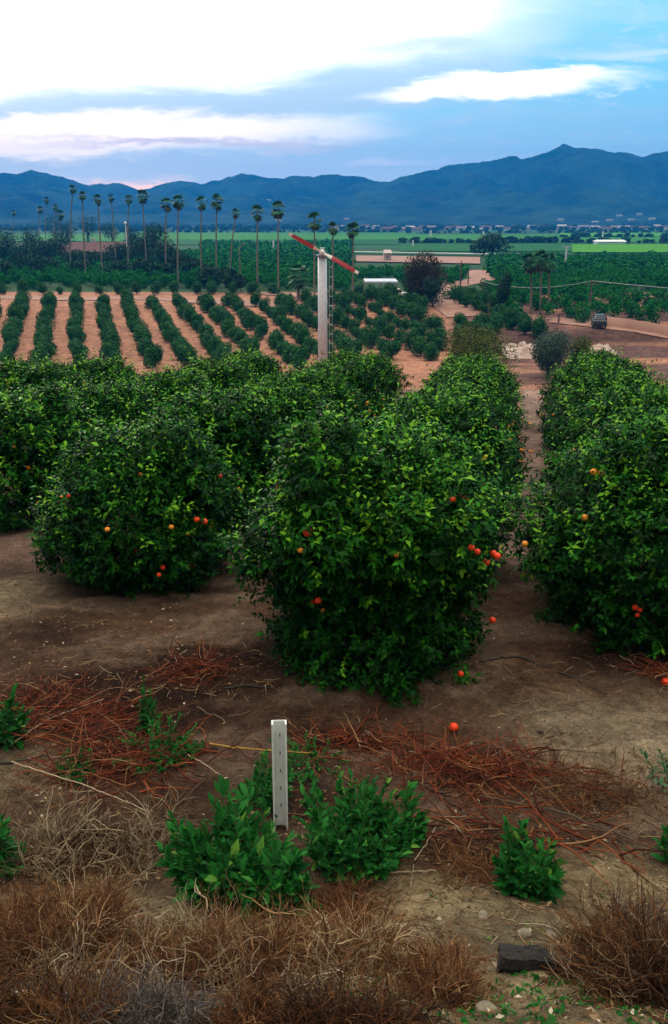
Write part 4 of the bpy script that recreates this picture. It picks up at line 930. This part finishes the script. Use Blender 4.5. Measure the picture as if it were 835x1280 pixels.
weed(186, 915, .20, .55, 9, 'tall slender weed standing over the red prunings', seed=8, L0=.08)
weed(200, 945, .85, .22, 40, 'sprawling fine leaved weed at the foot of the slender one', seed=9, L0=.055, per=22)
weed(95, 968, .50, .16, 22, 'small flat weed left of the red prunings', seed=10, L0=.05, per=18)
weed(390, 955, .75, .16, 26, 'thin ground weed in the shade before the tallest tree', seed=14, L0=.05, per=16)
weed(845, 970, .75, .42, 11, 'grey green small leaved sprig leaning in at the right edge', 'weedgrey', seed=11, L0=.06, ratio=.42, per=18)
weed(845, 1075, .30, .30, 12, 'green weed cut by the right edge above the dry brush', seed=12, L0=.09)

# ------------------------------------------------------------------ dry brush, prunings, sticks
def brush(name, px, pyb, w, dpt, h, nst, m, label, cat, seed=1, seg=9, curl=.45, r0=.0026, lo=0.0, hi=1.0, group=None, branches=1, flat=0.0):
    x, y = gnd(px, pyb); rg = np.random.default_rng(seed); z0 = h1(x, y); q = np.sqrt(rg.random(nst)); th = rg.uniform(0, 6.28, nst); nc_ = max(3, int(w*dpt*26)); qc, tc_ = np.sqrt(rg.random(nc_)), rg.uniform(0, 6.28, nc_); ci = rg.integers(0, nc_, nst); cs = rg.uniform(.5, 1.2, nc_)[ci]; ct = rg.normal(0, .16, nc_)[ci]
    bx, by = (qc*np.cos(tc_)*w*.46)[ci]+q*np.cos(th)*.07, (qc*np.sin(tc_)*dpt*.46)[ci]+q*np.sin(th)*.07
    S = np.stack([bx, by, H(bx+x, by+y)-z0-.01], 1); out = np.stack([np.cos(th)*q, np.sin(th)*q, 0*q], 1); ln = h*rg.uniform(.35, 1.25, nst)*cs
    D = norm(out*(.75+flat)+np.array([0, 0, 1.0-flat])+rg.normal(0, .42, (nst, 3))); P = [S]
    for k in range(seg-1):
        D = norm(D+rg.normal(0, curl*.5, (nst, 3))+np.array([0, 0, -.07])); P.append(P[-1]+D*(ln/(seg-1))[:, None])
    P = np.stack(P, 1); gzv = H(P[:, :, 0]+x, P[:, :, 1]+y)-z0; P[:, :, 2] = np.maximum(P[:, :, 2], gzv+.004); ts = np.linspace(0, 1, seg); rd = r0*rg.lognormal(-.1, .5, nst)[:, None]*(1.15-.85*ts)[None]
    tn = np.clip(lo+(hi-lo)*rg.beta(1.3, 1.5, nst)+ct, 0, 1); allP, allR, allT = [P], [rd], [tn]
    for b in range(branches):            # side twigs
        k = rg.integers(1, seg-2, nst); S2 = P[np.arange(nst), k]; D2 = norm(norm(P[np.arange(nst), k+1]-S2)+rg.normal(0, .75, (nst, 3))); l2 = ln*rg.uniform(.25, .55, nst); P2 = [S2]
        for j in range(seg-1): D2 = norm(D2+rg.normal(0, curl*.6, (nst, 3))); P2.append(P2[-1]+D2*(l2/(seg-1))[:, None])
        P2 = np.stack(P2, 1); P2[:, :, 2] = np.maximum(P2[:, :, 2], H(P2[:, :, 0]+x, P2[:, :, 1]+y)-z0+.004); allP.append(P2); allR.append(rd*.55); allT.append(np.clip(tn+rg.normal(0, .1, nst), 0, 1))
    v, f, tt = tubes(np.concatenate(allP), np.concatenate(allR), 3, np.concatenate(allT)); o = mobj(name, mesh(name, v, f, M[m], tt)); o.location = (x, y, z0); tag(o, label, cat, group); return o
G1 = 'dry brush on the bank'
brush('dry_brush', 40, 1195, .85, .6, .34, 2300, 'dry', 'rusty brown dry brush at the left edge below the dead bush', 'dry brush', 21, hi=.85, group=G1, branches=3)
brush('dry_brush', 190, 1205, .70, .6, .24, 1700, 'dry', 'low brown dry brush left below the biggest weed', 'dry brush', 34, hi=.8, group=G1, branches=3, flat=.2)
brush('dry_brush', 300, 1215, .85, .6, .30, 2200, 'dry', 'tall orange brown dry brush under the straw stems', 'dry brush', 22, lo=.05, hi=.95, group=G1, branches=3)
brush('dry_brush', 425, 1215, .75, .6, .30, 1900, 'dry', 'bright rusty dry brush below the white stake', 'dry brush', 23, lo=.15, hi=.95, group=G1, branches=3)
brush('dry_brush', 520, 1235, .50, .5, .26, 1100, 'dry', 'rusty dry brush at the right end of the bottom row', 'dry brush', 29, lo=.15, hi=.9, group=G1, branches=3)
brush('dry_brush', 20, 1290, .75, .45, .34, 1500, 'dry', 'brown dry brush in the bottom left corner', 'dry brush', 35, hi=.75, group=G1, branches=3)
brush('dry_brush', 190, 1285, .7, .4, .27, 1200, 'grydry', 'greyish dead stems at the bottom edge left of centre', 'dry brush', 24, group=G1, branches=2, curl=.7)
brush('dry_brush', 400, 1290, .8, .4, .24, 1300, 'dry', 'dark brown dry brush along the bottom edge below the stake', 'dry brush', 36, hi=.6, group=G1, branches=2)
brush('dry_brush', 250, 1175, .9, .45, .32, 200, 'straw', 'pale curling straw stems overhanging the biggest weed', 'dry brush', 25, curl=.8, lo=.45, r0=.0034, group=G1, branches=2)
brush('dry_brush', 300, 1255, 1.2, .5, .40, 200, 'straw', 'pale wiry stems rising from the bottom brush', 'dry brush', 26, curl=.8, lo=.35, r0=.003, group=G1, branches=2)
brush('dry_brush', 110, 1230, 1.0, .5, .32, 150, 'straw', 'thin pale stems standing in the brown brush at left', 'dry brush', 37, curl=.8, lo=.35, r0=.0028, group=G1, branches=2)
brush('dry_brush', 815, 1225, .65, .6, .40, 2400, 'dry', 'brown dry brush in the bottom right corner', 'dry brush', 27, hi=.8, group=G1, branches=3)
brush('dry_brush', 775, 1205, .35, .35, .25, 650, 'dry', 'pale brown dry brush touching the charred block', 'dry brush', 38, lo=.1, hi=.95, group=G1, branches=3)
brush('dry_brush', 815, 1185, .5, .4, .30, 500, 'grydry', 'grey twiggy dead brush behind the bottom right brown brush', 'dry brush', 28, group=G1, branches=3)
brush('dry_brush', 810, 1240, .8, .4, .44, 90, 'straw', 'pale thin stems poking from the bottom right brush', 'dry brush', 39, curl=.7, lo=.35, r0=.0028, group=G1, branches=2)
brush('dry_brush', 75, 1140, .85, .4, .26, 1300, 'dry', 'reddish brown dry tuft above the left edge brush', 'dry brush', 30, lo=.05, hi=.85, group=G1, branches=3)
brush('dry_brush', 425, 1140, .35, .3, .20, 700, 'dry', 'small rusty dry tuft between the two big weeds', 'dry brush', 31, lo=.05, hi=.7, group=G1, branches=3)
brush('dead_bush', 110, 1070, 1.25, .7, .44, 420, 'straw', 'tangled pale dead bush on the left', 'dead bush', 32, curl=.5, lo=.2, r0=.004, branches=3, flat=.25)
brush('dead_bush', 95, 1075, 1.05, .5, .20, 1500, 'dry', 'dark rusty undertangle beneath the pale dead bush', 'dead bush', 33, hi=.5, branches=3, flat=.2)
def prunings(px, pyb, w, dpt, nst, label, seed=1, m='red', ln=.5, ht=.14, r0=.004, ang=None, lo=0., hi=.9):
    x, y = gnd(px, pyb); rg = np.random.default_rng(seed); z0 = h1(x, y); seg = 7; bx, by = rg.normal(0, w*.28, nst), rg.normal(0, dpt*.28, nst); a_ = rg.uniform(0, 6.28, nst) if ang is None else rg.normal(ang, .55, nst)+math.pi*(rg.random(nst) < .4)
    D = np.stack([np.cos(a_), np.sin(a_), rg.normal(.12, .22, nst)], 1); L_ = ln*rg.uniform(.35, 1.2, nst); P = [np.stack([bx, by, H(bx+x, by+y)-z0+rg.uniform(0, ht, nst)*.5], 1)]
    for k in range(seg-1): D = norm(D+rg.normal(0, .22, (nst, 3))-np.array([0, 0, .03])); P.append(P[-1]+D*(L_/(seg-1))[:, None])
    P = np.stack(P, 1); P[:, :, 2] = np.clip(P[:, :, 2], H(P[:, :, 0]+x, P[:, :, 1]+y)-z0+.004, H(P[:, :, 0]+x, P[:, :, 1]+y)-z0+ht*1.6); ts = np.linspace(0, 1, seg)
    v, f, tt = tubes(P, r0*rg.uniform(.3, 1.6, nst)[:, None]**1.3*(1.1-.8*ts)[None], 4, lo+(hi-lo)*rg.random(nst)**1.3); o = mobj('dry_branches', mesh('dry_branches', v, f, M[m], tt)); o.location = (x, y, z0); tag(o, label, 'dry branches', 'heaps of dry prunings')
prunings(150, 955, 1.2, .55, 420, 'red brown heap of prunings left of the stake', 41, ln=.55)
prunings(100, 905, 1.3, .5, 260, 'loose dry branches reaching left beyond the red heap', 42, ln=.6, ang=.5)
prunings(245, 842, .55, .45, 220, 'small reddish branch heap on the dirt left of the tallest tree', 43, ln=.4, ang=.6)
prunings(50, 872, .9, .4, 360, 'rust coloured fine litter branches at the left behind the edge weed', 44, ln=.25, r0=.0022)
prunings(590, 965, 1.25, .55, 620, 'red prunings fanned out at the foot of the tallest tree, right of stake', 45, ln=.5, r0=.0035)
prunings(745, 1000, .9, .5, 520, 'rusty tangle of twigs below the pale sand patch', 46, ln=.35, r0=.0022, m='dry', hi=.8)
prunings(600, 1035, 1.3, .5, 90, 'scattered dry branches between the tallest tree and the single bushy weed', 47, ln=.6, ang=2.7)
prunings(720, 1060, 1.1, .3, 26, 'long red brown canes reaching right of the single weed', 48, ln=.7, ang=-.3, r0=.005)
prunings(590, 1085, .45, .5, 420, 'rusty fine twigs left of the single bushy weed', 49, ln=.22, r0=.002, m='dry', hi=.8)
prunings(440, 935, 1.0, .3, 260, 'dark reddish twigs under the front of the tallest tree', 50, ln=.4)
prunings(830, 845, .5, .25, 160, 'red twigs on soil at the right edge under the broad tree', 51, ln=.3, r0=.003)
def stick(pts, r, m, label, name='stick', zoff=.015, cat='stick'):
    P = []
    for px, py in pts: x, y = gnd(px, py); P.append((x, y, h1(x, y)+zoff))
    P = np.array(P); K = 24; ts = np.linspace(0, len(P)-1, K); Q = np.stack([np.interp(ts, np.arange(len(P)), P[:, i]) for i in range(3)], 1); Q[:, 2] = np.maximum(Q[:, 2], H(Q[:, 0], Q[:, 1])+r*.7)
    Q += np.random.default_rng(abs(int(pts[0][0]))).normal(0, r*.35, Q.shape)
    v, f, _ = tubes(Q[None], (r*np.linspace(1, .55, K))[None], 7); tag(mobj(name, mesh(name, v, f, M[m], None, True)), label, cat)
stick([(262, 943), (300, 948), (352, 952), (395, 955)], .009, 'yellow', 'yellow cane lying behind the white stake', zoff=.10)
stick([(232, 950), (255, 962), (276, 977)], .007, 'stick', 'short bleached stick left of the stake', zoff=.06)
stick([(488, 1093), (545, 1091)], .007, 'stick', 'pale straight stick on soil right of the dense weed')
stick([(518, 1078), (532, 1058), (548, 1030)], .006, 'stick', 'thin pale stick leaning up right of the dense weed')
stick([(430, 1150), (480, 1165), (562, 1190)], .008, 'stick', 'long pale stick slanting across the rusty brush')
stick([(5, 1088), (40, 1093), (66, 1095)], .009, 'stick', 'whitish stick at the left under the dead bush')
stick([(20, 990), (110, 1020), (190, 1055)], .006, 'stick', 'long pale branch across the dead bush', zoff=.28)
stick([(14, 938), (60, 905), (130, 880)], .008, 'stick', 'long brown branch slanting up at left beyond the dead bush', zoff=.05)
stick([(600, 1000), (700, 1020), (820, 1068)], .010, 'bark', 'long dark branch from the red prunings toward the right edge', zoff=.04)
stick([(215, 1075), (250, 1078), (270, 1083)], .007, 'stick', 'short white twig caught in the biggest weed', zoff=.22)
stick([(280, 862), (310, 858), (345, 862)], .010, 'black', 'black irrigation hose crossing toward the tallest tree', 'irrigation_hose', cat='hose')
stick([(-20, 958), (30, 952), (62, 945)], .010, 'black', 'black irrigation hose at the left edge', 'irrigation_hose', cat='hose')
stick([(600, 828), (640, 822), (700, 842), (760, 870)], .010, 'black', 'black irrigation hose between the tallest tree and the broad right tree', 'irrigation_hose', cat='hose')
# charred block
x, y = gnd(672, 1208); o = empty('charred_log', (x, y, h1(x, y)), R(-4)); b = MB(); rgb = np.random.default_rng(3); K = 10
v = []; f = []
for i in range(K+1):
    for j, (a_, c_) in enumerate([(-.045, -.02), (0, -.03), (.05, -.02), (.055, .03), (.045, .075), (0, .085), (-.045, .075), (-.055, .03)]):
        v.append((-.19+.38*i/K+rgb.normal(0, .002)+(rgb.normal(0, .008) if i in (0, K) else 0), a_+rgb.normal(0, .004), c_+rgb.normal(0, .005)))
for i in range(K):
    for j in range(8): f.append((i*8+j, i*8+(j+1) % 8, (i+1)*8+(j+1) % 8, (i+1)*8+j))
me = bpy.data.meshes.new('charred_log'); me.from_pydata(v, [], f+[tuple(range(7, -1, -1)), tuple(K*8+j for j in range(8))]); me.materials.append(M['char']); bpy.data.objects.remove(o)
o = mobj('charred_log', me); o.location = (x, y, h1(x, y)); o.rotation_euler = (0, R(3), R(-4)); tag(o, 'charred black block of wood on pale soil beside the bottom right brush', 'log')
# stones
def stone_mesh(seed, sx, sy, sz):
    rg = np.random.default_rng(seed); bm_v = []; nu, nv = 14, 9
    for j in range(nv+1):
        for i in range(nu):
            a_, b2 = 2*math.pi*i/nu, math.pi*j/nv; d = np.array([math.sin(b2)*math.cos(a_), math.sin(b2)*math.sin(a_), math.cos(b2)]); r_ = 1+.35*float(fbm(d[0]*1.5+seed, d[1]*1.5, d[2]*1.5, 3, seed)); bm_v.append(d*r_*np.array([sx, sy, sz]))
    f = [(j*nu+i, (j+1)*nu+i, (j+1)*nu+(i+1) % nu, j*nu+(i+1) % nu) for j in range(nv) for i in range(nu)]
    return mesh('stone', bm_v, f, M['stone'], None, True)
for i, (px, py, s_, lab) in enumerate([(655, 1168, .032, 'pale stone on bare soil above the charred block'), (604, 1145, .032, 'whitish stone under the single bushy weed'), (690, 1170, .032, 'small stone right of the pale stone'), (608, 1262, .035, 'brown clod near the bottom edge'), (457, 919, .03, 'pale pebble in the shade under the tallest tree'), (588, 930, .022, 'small stone beside the fallen orange')]):
    x, y = gnd(px, py); o = mobj('stone', stone_mesh(i+3, s_*1.3, s_, s_*.55)); o.location = (x, y, h1(x, y)+s_*.15); o.rotation_euler = (0, 0, i); tag(o, lab, 'stone')
x, y = gnd(567, 914); o = mobj('fallen_orange', FR); o.location = (x, y, h1(x, y)+.042); tag(o, 'single red orange lying on the dirt at the foot of the tallest tree', 'orange')
x, y = gnd(832, 856); o = mobj('fallen_orange', FR); o.location = (x, y, h1(x, y)+.03); tag(o, 'red orange on the dirt at the right edge under the broad tree', 'orange')

# ------------------------------------------------------------------ litter, pebbles and sprouts
rg = np.random.default_rng(71)
n_ = 16000; yy = 2.4+rg.random(n_)**1.3*14; xx = rg.uniform(-1, 1, n_)*(.42*yy+.8); keep = fbm(xx*.9, yy*.9, 0, 3, 15)+rg.normal(0, .3, n_) > -.05; xx, yy = xx[keep], yy[keep]; n_ = len(xx)
A = norm(np.stack([rg.normal(0, 1, n_), rg.normal(0, 1, n_), rg.normal(0, .2, n_)], 1)); Lf = rg.uniform(.015, .055, n_)
v, f, tn = leaves(np.stack([xx, yy, H(xx, yy)+.008], 1), A, Lf, Lf*.45, norm(np.array([0, 0, 1.])+rg.normal(0, .35, (n_, 3))), rg.random(n_)**1.1)
tag(mobj('leaf_litter', mesh('leaf_litter', v, f, M['litter'], tn)), 'dry fallen leaves strewn over the orchard soil', 'leaf litter', kind='stuff')
n_ = 16000; yy = 2.3+rg.random(n_)**1.4*12; xx = rg.uniform(-1, 1, n_)*(.42*yy+.8); s_ = rg.lognormal(-5.3, .5, n_)
oc = np.array([(1, 0, 0), (0, 1, 0), (-1, 0, 0), (0, -1, 0), (0, 0, .7), (0, 0, -.7)], float); v = (oc[None]*s_[:, None, None]*rg.uniform(.6, 1.3, (n_, 6, 1)))+np.stack([xx, yy, H(xx, yy)+s_*.2], 1)[:, None]
f = (np.array([(0, 1, 4), (1, 2, 4), (2, 3, 4), (3, 0, 4), (1, 0, 5), (2, 1, 5), (3, 2, 5), (0, 3, 5)])[None]+(np.arange(n_)*6)[:, None, None]).reshape(-1, 3)
tag(mobj('gravel', mesh('gravel', v.reshape(-1, 3), f, M['clod'])), 'small clods and pebbles scattered over the soil', 'gravel', kind='stuff')
# fine straw scatter
n_ = 9000; yy = 2.4+rg.random(n_)**1.2*6.5; xx = rg.uniform(-1, 1, n_)*(.42*yy+.8); keep = fbm(xx*1.1, yy*1.1, 0, 3, 25)+rg.normal(0, .2, n_) > .02; xx, yy = xx[keep], yy[keep]; n_ = len(xx); a_ = rg.uniform(0, 6.28, n_); l_ = rg.uniform(.04, .22, n_); P = []
for k in range(4): P.append(np.stack([xx+np.cos(a_)*l_*k/3, yy+np.sin(a_)*l_*k/3, H(xx+np.cos(a_)*l_*k/3, yy+np.sin(a_)*l_*k/3)+.006+.02*rg.random(n_)], 1))
v, f, tt = tubes(np.stack(P, 1), rg.uniform(.0010, .0028, n_)[:, None]*np.ones((1, 4)), 3, rg.random(n_)); tag(mobj('dry_straw', mesh('dry_straw', v, f, M['dry'], tt)), 'fine broken twigs and straw strewn on the soil', 'straw', kind='stuff')
# tiny sprouts
n_ = 700; cxs = [(1.25, 3.2, .4, .5), (.75, 2.7, .3, .3), (-.2, 2.75, .5, .3), (1.5, 3.0, .4, .3)]; pts = []
for (a0, b0, sa, sb) in cxs: pts.append(np.stack([rg.normal(a0, sa, n_//4), rg.normal(b0, sb, n_//4)], 1))
pts = np.concatenate(pts); pts = pts[fbm(pts[:, 0]*3, pts[:, 1]*3, 0, 2, 5) > -.05]; reps = np.repeat(np.arange(len(pts)), 6); q = pts[reps]+rg.normal(0, .01, (len(reps), 2)); A = np.stack([rg.normal(0, 1, len(q)), rg.normal(0, 1, len(q)), rg.uniform(.4, 1.2, len(q))], 1); Lf = rg.uniform(.012, .032, len(q))
v, f, tn = leaves(np.stack([q[:, 0], q[:, 1], H(q[:, 0], q[:, 1])], 1), A, Lf, Lf*.5, np.array([0, 0, 1.0])+rg.normal(0, .3, (len(q), 3)), np.clip(rg.normal(.6, .2, len(q)), 0, 1))
tag(mobj('green_sprouts', mesh('green_sprouts', v, f, M['weed'], tn)), 'tiny green seedlings on the pale soil of the bank', 'sprouts', kind='stuff')
